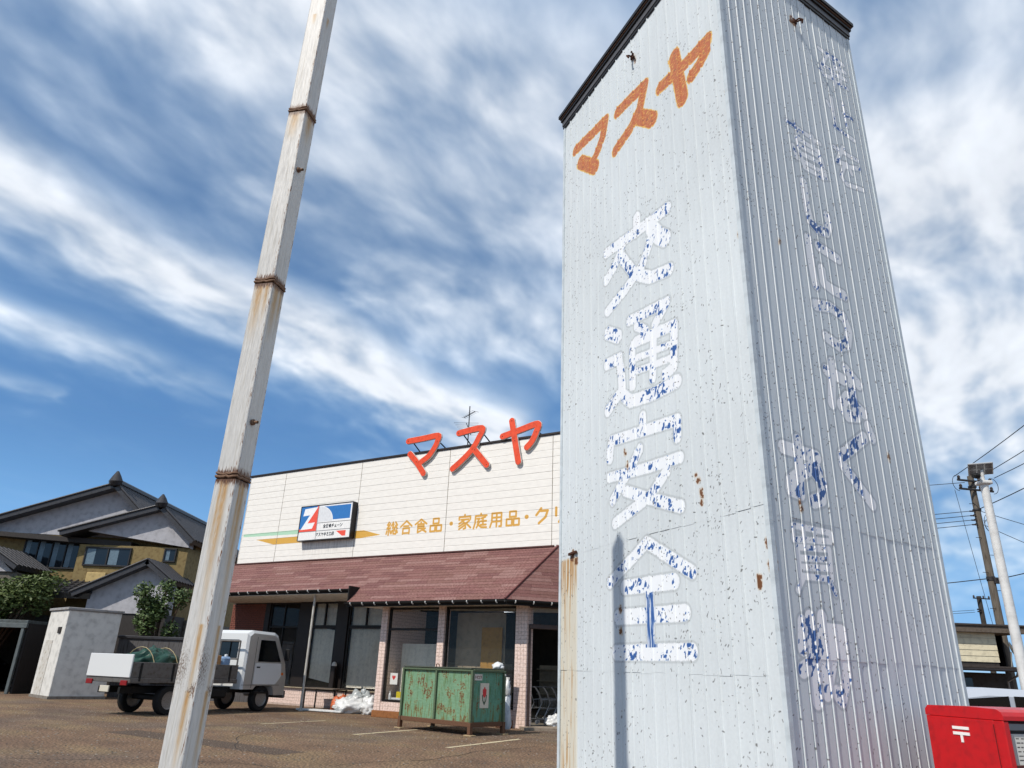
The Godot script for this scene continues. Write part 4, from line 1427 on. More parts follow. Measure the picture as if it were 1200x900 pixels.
# ------------------------------------------------------------------ the rusty square pole in the foreground
func steel_pole() -> void:
	var t := thing("steel_pole", "tall grey square steel pole with rusty joint bands, leaning across the left foreground view", "pole", Transform3D(Basis(Vector3.BACK, deg_to_rad(-0.55)) * Basis(Vector3.UP, deg_to_rad(-14.0)), Vector3(-1.343, 0, -3.42)))
	# its own axes: the sunlit face looks to +z, the shaded one to +x
	var a := 0.0575
	var H := 5.56
	var w := 256
	var h := 2048
	var bands := [0.85, 2.31, 3.363, 4.506]
	var r := RandomNumberGenerator.new()
	r.seed = 9
	var n1 := noise(0.02, 4, 91)
	var n2 := noise(0.09, 4, 92)
	var n3 := noise(0.25, 3, 93)
	var stains := [[0.62, 2.29, 0.80, 0.13], [0.40, 2.29, 0.48, 0.07], [0.75, 1.64, 0.40, 0.09], [0.72, 1.37, 0.4, 0.10], [0.4, 3.345, 0.38, 0.2], [0.5, 4.49, 0.24, 0.25], [0.8, 3.345, 0.28, 0.1], [0.5, 5.26, 0.1, 0.1]]
	var shade := func(y0: int, y1: int) -> PackedByteArray:
		var b := PackedByteArray()
		b.resize((y1 - y0) * w * 3)
		for y in range(y0, y1):
			var hy := H * (1.0 - (y + 0.5) / h)
			for x in w:
				var u := fposmod(float(x) / (w * 0.5), 1.0)
				var f := n1.get_noise_2d(x * 2.2, y * 0.25)
				var g := n2.get_noise_2d(x * 1.5, y * 0.5)
				var c := Vector3(0.765, 0.765, 0.755) * (1.0 + 0.10 * f + 0.06 * g)
				c = c.lerp(Vector3(0.62, 0.61, 0.58), smoothstep(0.1, 0.5, f) * 0.5)
				for q in stains:
					var down: float = q[1] - hy
					if down > -0.01 and down < q[2]:
						var k: float = exp(-pow((u - q[0] + 0.02 * g) / q[3], 2.0)) * smoothstep(q[2], 0.0, down) * smoothstep(-0.01, 0.0, down)
						c = c.lerp(Vector3(0.66, 0.50, 0.30), clampf(k * (0.8 + 0.6 * g), 0.0, 0.85))
				for q in bands:
					var dd := absf(hy - q)
					if dd < 0.05:
						c = c.lerp(Vector3(0.33, 0.22, 0.16), smoothstep(0.045, 0.018, dd + 0.03 * g))
				# blistered and chipped paint low down
				if hy < 1.62:
					var where := exp(-pow((hy - 1.47) / 0.09, 2.0)) * smoothstep(0.75, 0.25, u) + exp(-pow((hy - 1.38) / 0.03, 2.0)) * smoothstep(0.5, 0.9, u) * 1.3
					c = c.lerp(Vector3(0.40, 0.34, 0.30), smoothstep(0.42, 0.50, n3.get_noise_2d(x, y * 0.7) * 0.6 + where * 0.42))
				c = c.lerp(Vector3(0.40, 0.26, 0.18), smoothstep(0.30, 0.36, n2.get_noise_2d(x * 1.2 + 300.0, y * 0.4)) * smoothstep(0.12, 0.0, minf(u, 1.0 - u)))
				put(b, ((y - y0) * w + x) * 3, c)
		return b
	var m := StandardMaterial3D.new()
	m.albedo_texture = banded(w, h, shade)
	m.roughness = 0.5
	m.metallic_specular = 0.4
	m.normal_enabled = true
	m.normal_texture = ntex("bump", 0.03, 4, 5, [], 512, 3.0)
	m.normal_scale = 0.35
	# welded lengths of square tube with rounded corners
	var cuts := [0.0, 0.85, 2.31, 3.363, 4.506, H]
	for i in cuts.size() - 1:
		var s := mb()
		var ring := []
		for c in 4:
			var cx: float = [1, 1, -1, -1][c] * (a - 0.009)
			var cz: float = [1, -1, -1, 1][c] * (a - 0.009)
			for k in 4:
				var ang := PI / 2 - PI / 2 * c - PI / 2 * k / 3.0
				ring.append([Vector3(cx + cos(ang) * 0.009, 0, cz + sin(ang) * 0.009), Vector3(cos(ang), 0, sin(ang)), (c + k / 3.0 * 0.12) * 0.5])
		var y0: float = cuts[i] + (0.012 if i > 0 else 0.0)
		var y1: float = cuts[i + 1] - (0.012 if i < cuts.size() - 2 else 0.0)
		for k in ring.size():
			var p: Array = ring[k]
			var q: Array = ring[(k + 1) % ring.size()]
			var u0: float = p[2]
			var u1: float = q[2] if k < ring.size() - 1 else 2.0
			var V := [p[0] + Vector3(0, y0, 0), q[0] + Vector3(0, y0, 0), q[0] + Vector3(0, y1, 0), p[0] + Vector3(0, y1, 0)]
			var N := [p[1], q[1], q[1], p[1]]
			var T := [Vector2(u0, 1.0 - y0 / H), Vector2(u1, 1.0 - y0 / H), Vector2(u1, 1.0 - y1 / H), Vector2(u0, 1.0 - y1 / H)]
			var gg: Vector3 = (V[2] - V[0]).cross(V[1] - V[0])
			var order := [0, 1, 2, 0, 2, 3] if gg.dot(N[0]) > 0 else [0, 2, 1, 0, 3, 2]
			for o in order:
				s.set_normal(N[o])
				s.set_uv(T[o])
				s.add_vertex(V[o])
		obj("pole_section", s, m, t)
	var rust := mat("band_rust", Color(0.47, 0.37, 0.30), 0.95, 0.0, 2, 9.0)
	for y in [0.85, 2.31, 3.363, 4.506]:
		var s := mb()
		# a lumpy weld bead round the joint
		var pts := []
		for c in 25:
			var ang := TAU * c / 24.0
			var sq := 1.0 / maxf(absf(cos(ang)), absf(sin(ang)))
			pts.append(Vector3(cos(ang) * sq * (a - 0.002), y + 0.003 * sin(c * 2.3), sin(ang) * sq * (a - 0.002)))
		tube(s, pts, 0.0075, 6, false)
		for c in pts.size():
			pts[c].y += 0.014 + 0.003 * sin(c * 5.1)
		tube(s, pts, 0.006, 6, false)
		obj("rust_band", s, rust, t)
	for q in [[0.0575, 4.09, 0.03], [0.0575, 2.59, 0.02]]:
		var s := mb()
		lathe(s, [[0.016, 0.0], [0.016, 0.012], [0.008, 0.014], [0.008, 0.034]], 6, Transform3D(Basis(Vector3.FORWARD, PI / 2), Vector3(q[0], q[1], q[2])))
		obj("bolt", s, rust, t)
	obj("cap", bx(-a - 0.004, a + 0.004, H, H + 0.012, -a - 0.004, a + 0.004, null, 0.003), rust, t)
	obj("foot", bx(-0.13, 0.13, 0.0, 0.02, -0.13, 0.13, null, 0.004), rust, t)

# ------------------------------------------------------------------ the rusty green waste container
func rusty_green(key: String, base: Vector3, sd: int, amount: float) -> StandardMaterial3D:
	var w := 640
	var h := 384
	var n1 := noise(0.012, 5, sd)
	var n2 := noise(0.05, 4, sd + 1)
	var n3 := noise(0.03, 4, sd + 2)
	var shade := func(y0: int, y1: int) -> PackedByteArray:
		var b := PackedByteArray()
		b.resize((y1 - y0) * w * 3)
		for y in range(y0, y1):
			var v := float(y) / h
			for x in w:
				var f := n1.get_noise_2d(x, y * 0.55)
				var g := n2.get_noise_2d(x, y)
				var s := n3.get_noise_2d(x * 1.6, y * 0.16)
				var c := base * (1.0 + 0.10 * f + 0.07 * g)
				c = c.lerp(base * Vector3(0.80, 0.78, 0.62), smoothstep(0.1, 0.5, s) * 0.8)
				c = c.lerp(Vector3(0.42, 0.40, 0.22), smoothstep(0.55, 1.0, v) * smoothstep(-0.2, 0.4, f + s) * 0.65)
				var r := f * 0.9 + g * 0.55 + s * 0.35 + amount
				c = c.lerp(Vector3(0.45, 0.37, 0.22), smoothstep(0.20, 0.44, r) * 0.8)
				c = c.lerp(Vector3(0.36, 0.25, 0.16), smoothstep(0.38, 0.60, r) * 0.85)
				put(b, ((y - y0) * w + x) * 3, c)
		return b
	var m := StandardMaterial3D.new()
	m.albedo_texture = banded(w, h, shade)
	m.roughness = 0.7
	m.normal_enabled = true
	m.normal_texture = ntex("bump", 0.03, 4, 5, [], 512, 3.0)
	m.normal_scale = 0.5
	mats[key] = m
	return m

func dumpster() -> void:
	# its own axes: x along the long front from its left end, z out of the front; the right end is the short side with the tulip plate
	var F := Vector3(0.737, 0, 0.676)
	var t := thing("waste_container", "rusty green steel waste container on legs with a tulip plate on its end", "dumpster", Transform3D(Basis(F, Vector3.UP, Vector3(-0.676, 0, 0.737)), Vector3(-0.71, 0, -19.49) - F * 2.62))
	var Lx := 2.62
	var D := 1.18
	var y0 := 0.30
	var y1 := 1.46
	var gm := rusty_green("container_front", Vector3(0.435, 0.58, 0.46), 101, 0.05)
	var em := rusty_green("container_end", Vector3(0.36, 0.56, 0.47), 131, -0.10)
	var rust := mat("container_rust", Color(0.40, 0.28, 0.20), 0.9, 0.0, 2, 3.0)
	var edge := mat("container_edge", Color(0.34, 0.41, 0.31), 0.7, 0.0, 2, 3.0)
	for k in 2:
		var xa := 0.03 + k * (Lx * 0.5 - 0.01)
		var xb := xa + Lx * 0.5 - 0.05
		var s := mb()
		# a slightly dented sheet
		for i in 6:
			for j in 4:
				var P := []
				for q in [[0, 0], [1, 0], [1, 1], [0, 1]]:
					var u: float = (i + q[0]) / 6.0
					var v: float = (j + q[1]) / 4.0
					var dent := 0.012 * sin(u * 5.0 + k * 2.0) * sin(v * PI) if u > 0.0 and u < 1.0 else 0.0
					P.append([Vector3(lerpf(xa, xb, u), lerpf(y0, y1, v), -0.03 + dent), Vector2(k * 0.5 + u * 0.5, 1.0 - v)])
				quad(s, P[0][0], P[1][0], P[2][0], P[3][0], Vector3(0, 0, 1), [P[0][1], P[1][1], P[2][1], P[3][1]])
		obj("front_panel", s, gm, t)
		s = mb()
		quad(s, Vector3(xa, y0, -D + 0.03), Vector3(xb, y0, -D + 0.03), Vector3(xb, y1, -D + 0.03), Vector3(xa, y1, -D + 0.03), Vector3(0, 0, -1), [Vector2(0, 1), Vector2(1, 1), Vector2(1, 0), Vector2(0, 0)])
		obj("rear_panel", s, gm, t)
	for x in [0.03, Lx - 0.03]:
		var s := mb()
		quad(s, Vector3(x, y0, -0.03), Vector3(x, y0, -D + 0.03), Vector3(x, y1, -D + 0.03), Vector3(x, y1, -0.03), Vector3(1 if x > 1 else -1, 0, 0), [Vector2(0, 1), Vector2(0.5, 1), Vector2(0.5, 0), Vector2(0, 0)])
		obj("end_panel", s, em, t)
	# corner posts that run down into legs, a middle post, rails and the bottom frame
	for q in [[0.0, 0.0], [Lx, 0.0], [0.0, -D], [Lx, -D]]:
		obj("corner_post", bx(q[0] - 0.035, q[0] + 0.035, 0.30, 1.50, q[1] - 0.035, q[1] + 0.035, null, 0.006), edge, t)
		obj("leg", bx(q[0] - 0.05, q[0] + 0.05, 0.03, 0.298, q[1] - 0.05, q[1] + 0.05, null, 0.006), rust, t)
		obj("foot_block", bx(q[0] - 0.13, q[0] + 0.13, 0.0, 0.03, q[1] - 0.09, q[1] + 0.09, null, 0.006), mat("wood_block", Color(0.66, 0.58, 0.45), 0.9, 0.0, 2, 2.0), t)
	obj("middle_post", bx(Lx * 0.5 - 0.03, Lx * 0.5 + 0.03, 0.30, 1.50, -0.034, 0.03, null, 0.006), edge, t)
	for z in [0.0, -D]:
		obj("bottom_rail", bx(0.036, Lx - 0.036, 0.20, 0.305, z - 0.032, z + 0.026, null, 0.006), rust, t)
		obj("top_rail", bx(0.036, Lx - 0.036, 1.46, 1.515, z - 0.03, z + 0.03, null, 0.006), edge, t)
	for x in [0.0, Lx]:
		obj("bottom_rail", bx(x - 0.028, x + 0.028, 0.20, 0.305, -D + 0.036, -0.036, null, 0.006), rust, t)
		obj("top_rail", bx(x - 0.03, x + 0.03, 1.46, 1.515, -D + 0.036, -0.036, null, 0.006), edge, t)
	obj("floor_plate", bx(0.03, Lx - 0.03, 0.27, 0.295, -D + 0.03, -0.03), rust, t)
	for k in 2:
		obj("lid", bx(0.02 + k * Lx * 0.5, Lx * 0.5 - 0.01 + k * Lx * 0.5, 1.517, 1.55, -D - 0.02, 0.05, null, 0.008), mat("lid", Color(0.27, 0.30, 0.25), 0.7, 0.0, 2, 2.0), t)
	var s := mb()
	tube(s, [Vector3(1.26, 1.55, -0.02), Vector3(1.26, 1.60, 0.0), Vector3(1.32, 1.62, 0.0), Vector3(1.38, 1.60, 0.0), Vector3(1.38, 1.55, -0.02)], 0.012, 6)
	obj("lid_handle", s, rust, t)
	s = mb()
	lathe(s, [[0.022, 0.0], [0.022, 0.012], [0.0, 0.016]], 8, Transform3D(Basis(Vector3.FORWARD, PI / 2), Vector3(Lx + 0.036, 1.40, -D)))
	obj("bolt_head", s, mat("fitting", Color.WHITE), t)
	# the plates on the short end: a tulip, and a small worn notice
	var tul := Sheet.new(160, 288, 0.40, 0.72)
	var leaf := Sheet.new(160, 288, 0.40, 0.72)
	for p in [[0.20, 0.14, 0.20, 0.38], [0.145, 0.20, 0.15, 0.32, 0.185, 0.38], [0.255, 0.20, 0.25, 0.32, 0.215, 0.38]]:
		tul.stroke(P2(p), 0.034)
	for p in [[0.11, 0.36, 0.13, 0.50, 0.195, 0.61], [0.29, 0.36, 0.27, 0.50, 0.205, 0.61], [0.20, 0.42, 0.20, 0.60]]:
		leaf.stroke(P2(p), 0.022 if p.size() > 4 else 0.011)
	var shade := func(ya: int, yb: int) -> PackedByteArray:
		var b := PackedByteArray()
		b.resize((yb - ya) * 160 * 3)
		var nn := noise(0.04, 3, 151)
		for y in range(ya, yb):
			for x in 160:
				var c := Vector3(0.80, 0.775, 0.71) * (1.0 + 0.06 * nn.get_noise_2d(x, y))
				if leaf.d[y * 160 + x] < 0.0:
					c = Vector3(0.16, 0.27, 0.19)
				if tul.d[y * 160 + x] < 0.0:
					c = Vector3(0.78, 0.13, 0.16) * (1.0 + 0.25 * nn.get_noise_2d(x * 6.0, y * 0.5))
				put(b, ((y - ya) * 160 + x) * 3, c)
		return b
	var tm := StandardMaterial3D.new()
	tm.albedo_texture = banded(160, 288, shade)
	tm.roughness = 0.4
	s = bx(Lx - 0.03, Lx - 0.022, 0.62, 1.20, -0.64, -0.32)
	var pm := obj("tulip_plate", s, mat("plate_edge", Color(0.78, 0.76, 0.70), 0.5, 0.0, 0), t)
	pm.set_meta("label", "cream plate with a painted red tulip")
	s = mb()
	quad(s, Vector3(Lx - 0.019, 0.625, -0.325), Vector3(Lx - 0.019, 0.625, -0.635), Vector3(Lx - 0.019, 1.195, -0.635), Vector3(Lx - 0.019, 1.195, -0.325), Vector3(1, 0, 0), [Vector2(0, 1), Vector2(1, 1), Vector2(1, 0), Vector2(0, 0)])
	obj("tulip_print", s, tm, pm)
	var mk := Sheet.new(128, 64, 0.30, 0.16)
	for p in [[0.04, 0.05, 0.04, 0.11], [0.03, 0.08, 0.07, 0.08], [0.09, 0.05, 0.12, 0.11], [0.13, 0.05, 0.10, 0.11], [0.145, 0.06, 0.19, 0.06, 0.19, 0.11, 0.15, 0.11], [0.21, 0.05, 0.25, 0.05, 0.23, 0.11], [0.265, 0.05, 0.265, 0.11]]:
		mk.stroke(P2(p), 0.008)
	var shade2 := func(ya: int, yb: int) -> PackedByteArray:
		var b := PackedByteArray()
		b.resize((yb - ya) * 128 * 3)
		for y in range(ya, yb):
			for x in 128:
				put(b, ((y - ya) * 128 + x) * 3, Vector3(0.38, 0.12, 0.15) if mk.d[y * 128 + x] < 0.0 else Vector3(0.80, 0.79, 0.75))
		return b
	var nm := StandardMaterial3D.new()
	nm.albedo_texture = banded(128, 64, shade2)
	nm.roughness = 0.5
	s = bx(Lx - 0.03, Lx - 0.024, 1.26, 1.41, -0.38, -0.10)
	var np := obj("notice_plate", s, mat("plate_edge", Color.WHITE), t)
	s = mb()
	quad(s, Vector3(Lx - 0.021, 1.262, -0.102), Vector3(Lx - 0.021, 1.262, -0.378), Vector3(Lx - 0.021, 1.408, -0.378), Vector3(Lx - 0.021, 1.408, -0.102), Vector3(1, 0, 0), [Vector2(0, 1), Vector2(1, 1), Vector2(1, 0), Vector2(0, 0)])
	obj("notice_print", s, nm, np)

# ------------------------------------------------------------------ soft things: bags and sheets
func crumple(s: SurfaceTool, c: Vector3, r: Vector3, sd: int, rough := 0.28, lon := 30, lat := 18, flat := 0.0) -> void:
	# a creased bag: a lumpy ball that sags on to the ground
	var n := noise(1.0, 3, sd)
	var P := []
	for j in lat + 1:
		var th := PI * j / lat
		var row := []
		for i in lon:
			var ph := TAU * i / lon
			var d := Vector3(sin(th) * cos(ph), cos(th), sin(th) * sin(ph))
			var k := 1.0 + rough * n.get_noise_3dv(d * 1.7) * 1.6 + rough * 0.7 * absf(n.get_noise_3dv(d * 5.0 + Vector3(9, 3, 1)))
			var v := d * r * k
			if v.y < -r.y * 0.55:
				v.y = -r.y * 0.55
			row.append(c + v)
		P.append(row)
	# soft shading across the sheet, with the creases left in its shape
	var N := []
	for j in lat + 1:
		var row := []
		for i in lon:
			var du: Vector3 = P[j][(i + 1) % lon] - P[j][(i + lon - 1) % lon]
			var dv: Vector3 = P[mini(j + 1, lat)][i] - P[maxi(j - 1, 0)][i]
			var q := du.cross(dv)
			if q.length() < 1e-9:
				q = Vector3(0, 1 if j == 0 else -1, 0)
			if q.dot(P[j][i] - c) < 0:
				q = -q
			row.append(q.normalized())
		N.append(row)
	for j in lat:
		for i in lon:
			var l := (i + 1) % lon
			var V := [P[j][i], P[j][l], P[j + 1][l], P[j + 1][i]]
			var M := [N[j][i], N[j][l], N[j + 1][l], N[j + 1][i]]
			var g: Vector3 = (V[2] - V[0]).cross(V[1] - V[0]) + (V[3] - V[0]).cross(V[2] - V[0])
			var order := [0, 1, 2, 0, 2, 3] if g.dot(M[0] + M[2]) > 0 else [0, 2, 1, 0, 3, 2]
			for k in order:
				s.set_normal(M[k])
				s.set_uv(Vector2(V[k].x, V[k].y))
				s.add_vertex(V[k])

func crumpled_bag(called: String, label: String, cat: String, at: Vector3, r: Vector3, m: Material, sd: int, group := "") -> void:
	var t := thing(called, label, cat, Transform3D(Basis(), at), group)
	var s := mb()
	crumple(s, Vector3(0, r.y * 0.55, 0), r, sd)
	obj("sack", s, m, t)
	s = mb()
	# the gathered neck
	crumple(s, Vector3(r.x * 0.2, r.y * 1.45, 0), Vector3(r.x * 0.22, r.y * 0.36, r.z * 0.2), sd + 5, 0.5, 9, 6)
	obj("neck", s, m, t)

func shop_clutter() -> void:
	var white := mat("plastic_white", Color(0.86, 0.87, 0.87), 0.35, 0.0, 1, 2.0)
	var clear := mat("plastic_grey", Color(0.66, 0.69, 0.70), 0.3, 0.0, 2, 2.0)
	var orange := mat("plastic_orange", Color(0.80, 0.42, 0.26), 0.5, 0.0, 1, 2.0)
	var g := func(x: float, z: float) -> Vector3: return SHOP * Vector3(x, 0, z)
	crumpled_bag("plastic_sack", "large white plastic sack slumped in front of the grey sacks under the blinds", "sack", g.call(-7.0, -0.75), Vector3(0.56, 0.30, 0.40), white, 201, "sacks under the windows")
	crumpled_bag("plastic_sack", "white plastic sack at the right end of the heap beside the tiled corner", "sack", g.call(-6.15, -0.85), Vector3(0.36, 0.34, 0.34), white, 211, "sacks under the windows")
	crumpled_bag("plastic_sack", "tall grey plastic sack leaning on the wall behind the white sacks", "sack", g.call(-7.3, -1.5), Vector3(0.46, 0.42, 0.36), clear, 221, "sacks under the windows")
	crumpled_bag("plastic_sack", "grey plastic sack beside the wall, right of the tallest grey sack", "sack", g.call(-6.6, -1.5), Vector3(0.38, 0.34, 0.34), clear, 231, "sacks under the windows")
	crumpled_bag("orange_bag", "crumpled orange bag resting between the black table and the white sack", "bag", g.call(-7.95, -1.25), Vector3(0.34, 0.30, 0.26), orange, 241)
	# a pale board on the ground in front of the sacks
	var s := mb()
	var t := thing("foam_board", "long white board lying flat on the ground before the sacks", "board", SHOP * Transform3D(Basis(Vector3.UP, 0.1), Vector3(-7.9, 0, -0.25)))
	obj("board", bx(-0.95, 0.95, 0.02, 0.08, -0.16, 0.16, null, 0.01), white, t)
	obj("batten", bx(-0.6, -0.5, 0.0, 0.02, -0.14, 0.14), mat("wood_block", Color.WHITE), t)
	obj("batten", bx(0.5, 0.6, 0.0, 0.02, -0.14, 0.14), mat("wood_block", Color.WHITE), t)
	# the low black table by the eave post
	t = thing("low_table", "low black framed table with a grey top under the shop window", "table", SHOP * Transform3D(Basis(Vector3.UP, 0.05), Vector3(-9.0, 0, -1.5)))
	obj("table_top", bx(-0.75, 0.75, 0.66, 0.70, -0.35, 0.35, null, 0.008), mat("table_top", Color(0.42, 0.38, 0.34), 0.6, 0.0, 2, 1.5), t)
	for x in [-0.7, 0.7]:
		for z in [-0.3, 0.3]:
			obj("leg", bx(x - 0.022, x + 0.022, 0.0, 0.66, z - 0.022, z + 0.022, null, 0.004), mat("black_steel", Color.BLACK), t)
	for z in [-0.3, 0.3]:
		obj("rail", bx(-0.678, 0.678, 0.60, 0.64, z - 0.015, z + 0.015), mat("black_steel", Color.BLACK), t)
	t = thing("slim_case", "slim dark case with a pale top standing on the window ledge between the blinds", "case", SHOP * Transform3D(Basis(), Vector3(-9.18, 0.66, -1.98)))
	obj("body", bx(-0.10, 0.10, 0.0, 0.80, -0.08, 0.08, null, 0.02), mat("dark_post", Color.BLACK), t)
	s = mb()
	lathe(s, [[0.10, 0.80], [0.10, 0.86], [0.06, 0.93], [0.0, 0.95]], 12)
	obj("top", s, mat("fitting", Color.WHITE), t)
	# white bag hung behind the container, and the black frame beside it
	t = thing("hanging_bag", "tall white plastic bag standing between the green container and the tiled pillar", "bag", Transform3D(Basis(), Vector3(0.16, 0, -21.45)))
	s = mb()
	crumple(s, Vector3(0, 0.36, 0), Vector3(0.14, 0.55, 0.13), 251, 0.3, 14, 12)
	obj("lower_sack", s, mat("plastic_blue_white", Color(0.80, 0.83, 0.86), 0.35, 0.0, 1, 2.0), t)
	s = mb()
	crumple(s, Vector3(0.0, 1.02, -0.02), Vector3(0.12, 0.24, 0.10), 255, 0.35, 12, 9)
	obj("upper_sack", s, white, t)
	t = thing("advertising_flag", "narrow black and white banner board leaning behind the white bag by the pillar", "banner", Transform3D(SHOP.basis * Basis(Vector3.FORWARD, 0.10), SHOP * Vector3(-0.40, 0, 0.30)))
	obj("board", bx(-0.17, 0.17, 0.25, 1.42, -0.01, 0.01, null, 0.004), mat("banner_black", Color(0.09, 0.09, 0.10), 0.5, 0.0, 0), t)
	obj("white_stripe", bx(-0.03, 0.10, 0.45, 1.35, 0.011, 0.014), mat("fitting", Color.WHITE), t)
	for x in [-0.15, 0.15]:
		s = mb()
		tube(s, [Vector3(x, 0, 0), Vector3(x, 0.26, 0)], 0.012, 6)
		obj("leg", s, mat("black_steel", Color.BLACK), t)
	t = thing("rag_bundle", "white crumpled rag lying on the right rear of the container lid", "rag", Transform3D(Basis(), Vector3(-0.10, 1.551, -20.5)))
	s = mb()
	crumple(s, Vector3(0, 0.05, 0), Vector3(0.13, 0.09, 0.10), 261, 0.5, 14, 8)
	obj("cloth", s, white, t)
	s = mb()
	crumple(s, Vector3(0.10, 0.03, 0.03), Vector3(0.07, 0.05, 0.06), 263, 0.5, 9, 6)
	obj("fold", s, white, t)
	# wooden block at the foot of the pillar
	t = thing("timber_block", "dark brown timber block on the ground against the entrance pillar", "block", SHOP * Transform3D(Basis(), Vector3(-0.42, 0, 0.22)))
	obj("beam", bx(-0.14, 0.14, 0.0, 0.18, -0.09, 0.09, null, 0.01), mat("timber", Color(0.34, 0.21, 0.14), 0.9, 0.0, 3, 2.0), t)
	obj("beam", bx(-0.12, 0.10, 0.181, 0.33, -0.085, 0.075, null, 0.01), mat("timber", Color.WHITE), t)
	# things on the sill behind the first window
	t = thing("yellow_crate", "yellow plastic crate on the sill behind the left large window", "crate", SHOP * Transform3D(Basis(), Vector3(-4.40, 0.47, -0.34)))
	var yl := mat("crate_yellow", Color(0.86, 0.78, 0.08), 0.45, 0.0, 1, 1.0)
	for q in [[-0.28, 0.28, 0.02, 0.30, 0.12, 0.14], [-0.28, 0.28, 0.02, 0.30, -0.14, -0.12], [-0.28, -0.26, 0.02, 0.30, -0.12, 0.12], [0.26, 0.28, 0.02, 0.30, -0.12, 0.12]]:
		obj("side_panel", bx(q[0], q[1], q[2], q[3], q[4], q[5], null, 0.006), yl, t)
	obj("base_panel", bx(-0.28, 0.28, 0.0, 0.02, -0.14, 0.14), yl, t)
	t = thing("tray_stack", "white trays and a white bottle on the sill left of the yellow crate", "tray", SHOP * Transform3D(Basis(), Vector3(-4.72, 0.47, -0.24)))
	obj("tray", bx(-0.2, 0.30, 0.0, 0.06, -0.06, 0.06, null, 0.01), white, t)
	obj("tray", bx(-0.15, 0.26, 0.061, 0.12, -0.06, 0.06, null, 0.01), white, t)
	s = mb()
	lathe(s, [[0.045, 0.0], [0.045, 0.2], [0.02, 0.25], [0.02, 0.31], [0.0, 0.31]], 12, Transform3D(Basis(), Vector3(-0.24, 0, 0)))
	obj("bottle", s, white, t)
	t = thing("window_notice", "small white notice with a red heart shape stuck inside the left large window", "notice", SHOP * Transform3D(Basis(), Vector3(-4.78, 0.98, -0.145)))
	obj("sheet", bx(-0.15, 0.15, 0.0, 0.34, -0.004, 0.004), mat("paper", Color(0.9, 0.9, 0.88), 0.8, 0.0, 0), t)
	s = mb()
	prism(s, s, P2([0.0, 0.13, 0.075, 0.22, 0.06, 0.265, 0.02, 0.265, 0.0, 0.24, -0.02, 0.265, -0.06, 0.265, -0.075, 0.22]), 0.005, 0.008)
	obj("red_mark", s, mat("mark_red", Color(0.82, 0.2, 0.2), 0.7, 0.0, 0), t)
	carts()

func carts() -> void:
	var chrome := mat("chrome_wire", Color(0.66, 0.67, 0.68), 0.35, 0.8, 1, 2.0)
	var grip := mat("grip", Color(0.45, 0.46, 0.48), 0.5, 0.0, 0)
	var first: Node3D = null
	var labels := ["shopping cart at the left end of the nested row inside the entrance", "shopping cart second from the left in the nested row inside the entrance", "shopping cart third from the left in the nested row inside the entrance", "shopping cart at the right end of the nested row inside the entrance"]
	for k in 4:
		var xf := Transform3D(Basis(Vector3.UP, 0.45), Vector3(1.30, 0.07, -23.95) + Vector3(0.945, 0, -0.33) * 0.27 * k)
		if first != null:
			copy(first, labels[k], xf)
			continue
		var t := thing("shopping_cart", labels[0], "shopping cart", xf, "nested shopping carts")
		first = t
		var s := mb()
		for z in [-0.24, 0.24]:
			# handle upright that leans back, sweeps down to the base and runs forward
			tube(s, [Vector3(-0.42, 1.02, z), Vector3(-0.30, 0.86, z), Vector3(-0.18, 0.58, z), Vector3(-0.30, 0.34, z), Vector3(-0.38, 0.20, z), Vector3(-0.30, 0.13, z), Vector3(0.40, 0.12, z * 0.8)], 0.014, 6)
			tube(s, [Vector3(-0.22, 0.66, z), Vector3(0.42, 0.72, z * 0.85)], 0.011, 6)
			tube(s, [Vector3(-0.24, 0.42, z), Vector3(0.40, 0.44, z * 0.85)], 0.010, 6)
			tube(s, [Vector3(0.42, 0.72, z * 0.85), Vector3(0.40, 0.44, z * 0.85), Vector3(0.10, 0.12, z * 0.85)], 0.011, 6)
		tube(s, [Vector3(0.42, 0.72, -0.2), Vector3(0.42, 0.72, 0.2)], 0.011, 6)
		tube(s, [Vector3(0.40, 0.44, -0.2), Vector3(0.40, 0.44, 0.2)], 0.010, 6)
		obj("frame", s, chrome, t)
		s = mb()
		for i in 9:
			var x := -0.2 + i * 0.075
			tube(s, [Vector3(x, 0.67 + i * 0.006, -0.22), Vector3(x, 0.45, -0.20), Vector3(x, 0.45, 0.20), Vector3(x, 0.67 + i * 0.006, 0.22)], 0.004, 4)
		for z in [-0.2, -0.1, 0.0, 0.1, 0.2]:
			tube(s, [Vector3(-0.2, 0.45, z), Vector3(0.40, 0.45, z * 0.85)], 0.004, 4)
		obj("basket", s, chrome, t)
		s = mb()
		tube(s, [Vector3(-0.42, 1.02, -0.24), Vector3(-0.42, 1.02, 0.24)], 0.018, 8)
		obj("handle", s, grip, t)
		for x in [-0.32, 0.36]:
			for z in [-0.22, 0.22]:
				s = mb()
				lathe(s, [[0.0, -0.014], [0.055, -0.014], [0.06, 0.0], [0.055, 0.014], [0.0, 0.014]], 12, Transform3D(Basis(Vector3.RIGHT, PI / 2), Vector3(x, 0.06, z)))
				obj("wheel", s, grip, t)
	var t2 := thing("white_sandbag", "small white sack on the entrance floor in front of the shopping carts", "sack", Transform3D(Basis(), Vector3(1.60, 0.07, -23.2)))
	var s2 := mb()
	crumple(s2, Vector3(0, 0.10, 0), Vector3(0.28, 0.18, 0.2), 271, 0.3)
	obj("sack", s2, mat("plastic_white", Color.WHITE), t2)
	s2 = mb()
	crumple(s2, Vector3(0.06, 0.24, 0), Vector3(0.08, 0.10, 0.06), 273, 0.4, 9, 6)
	obj("neck", s2, mat("plastic_white", Color.WHITE), t2)

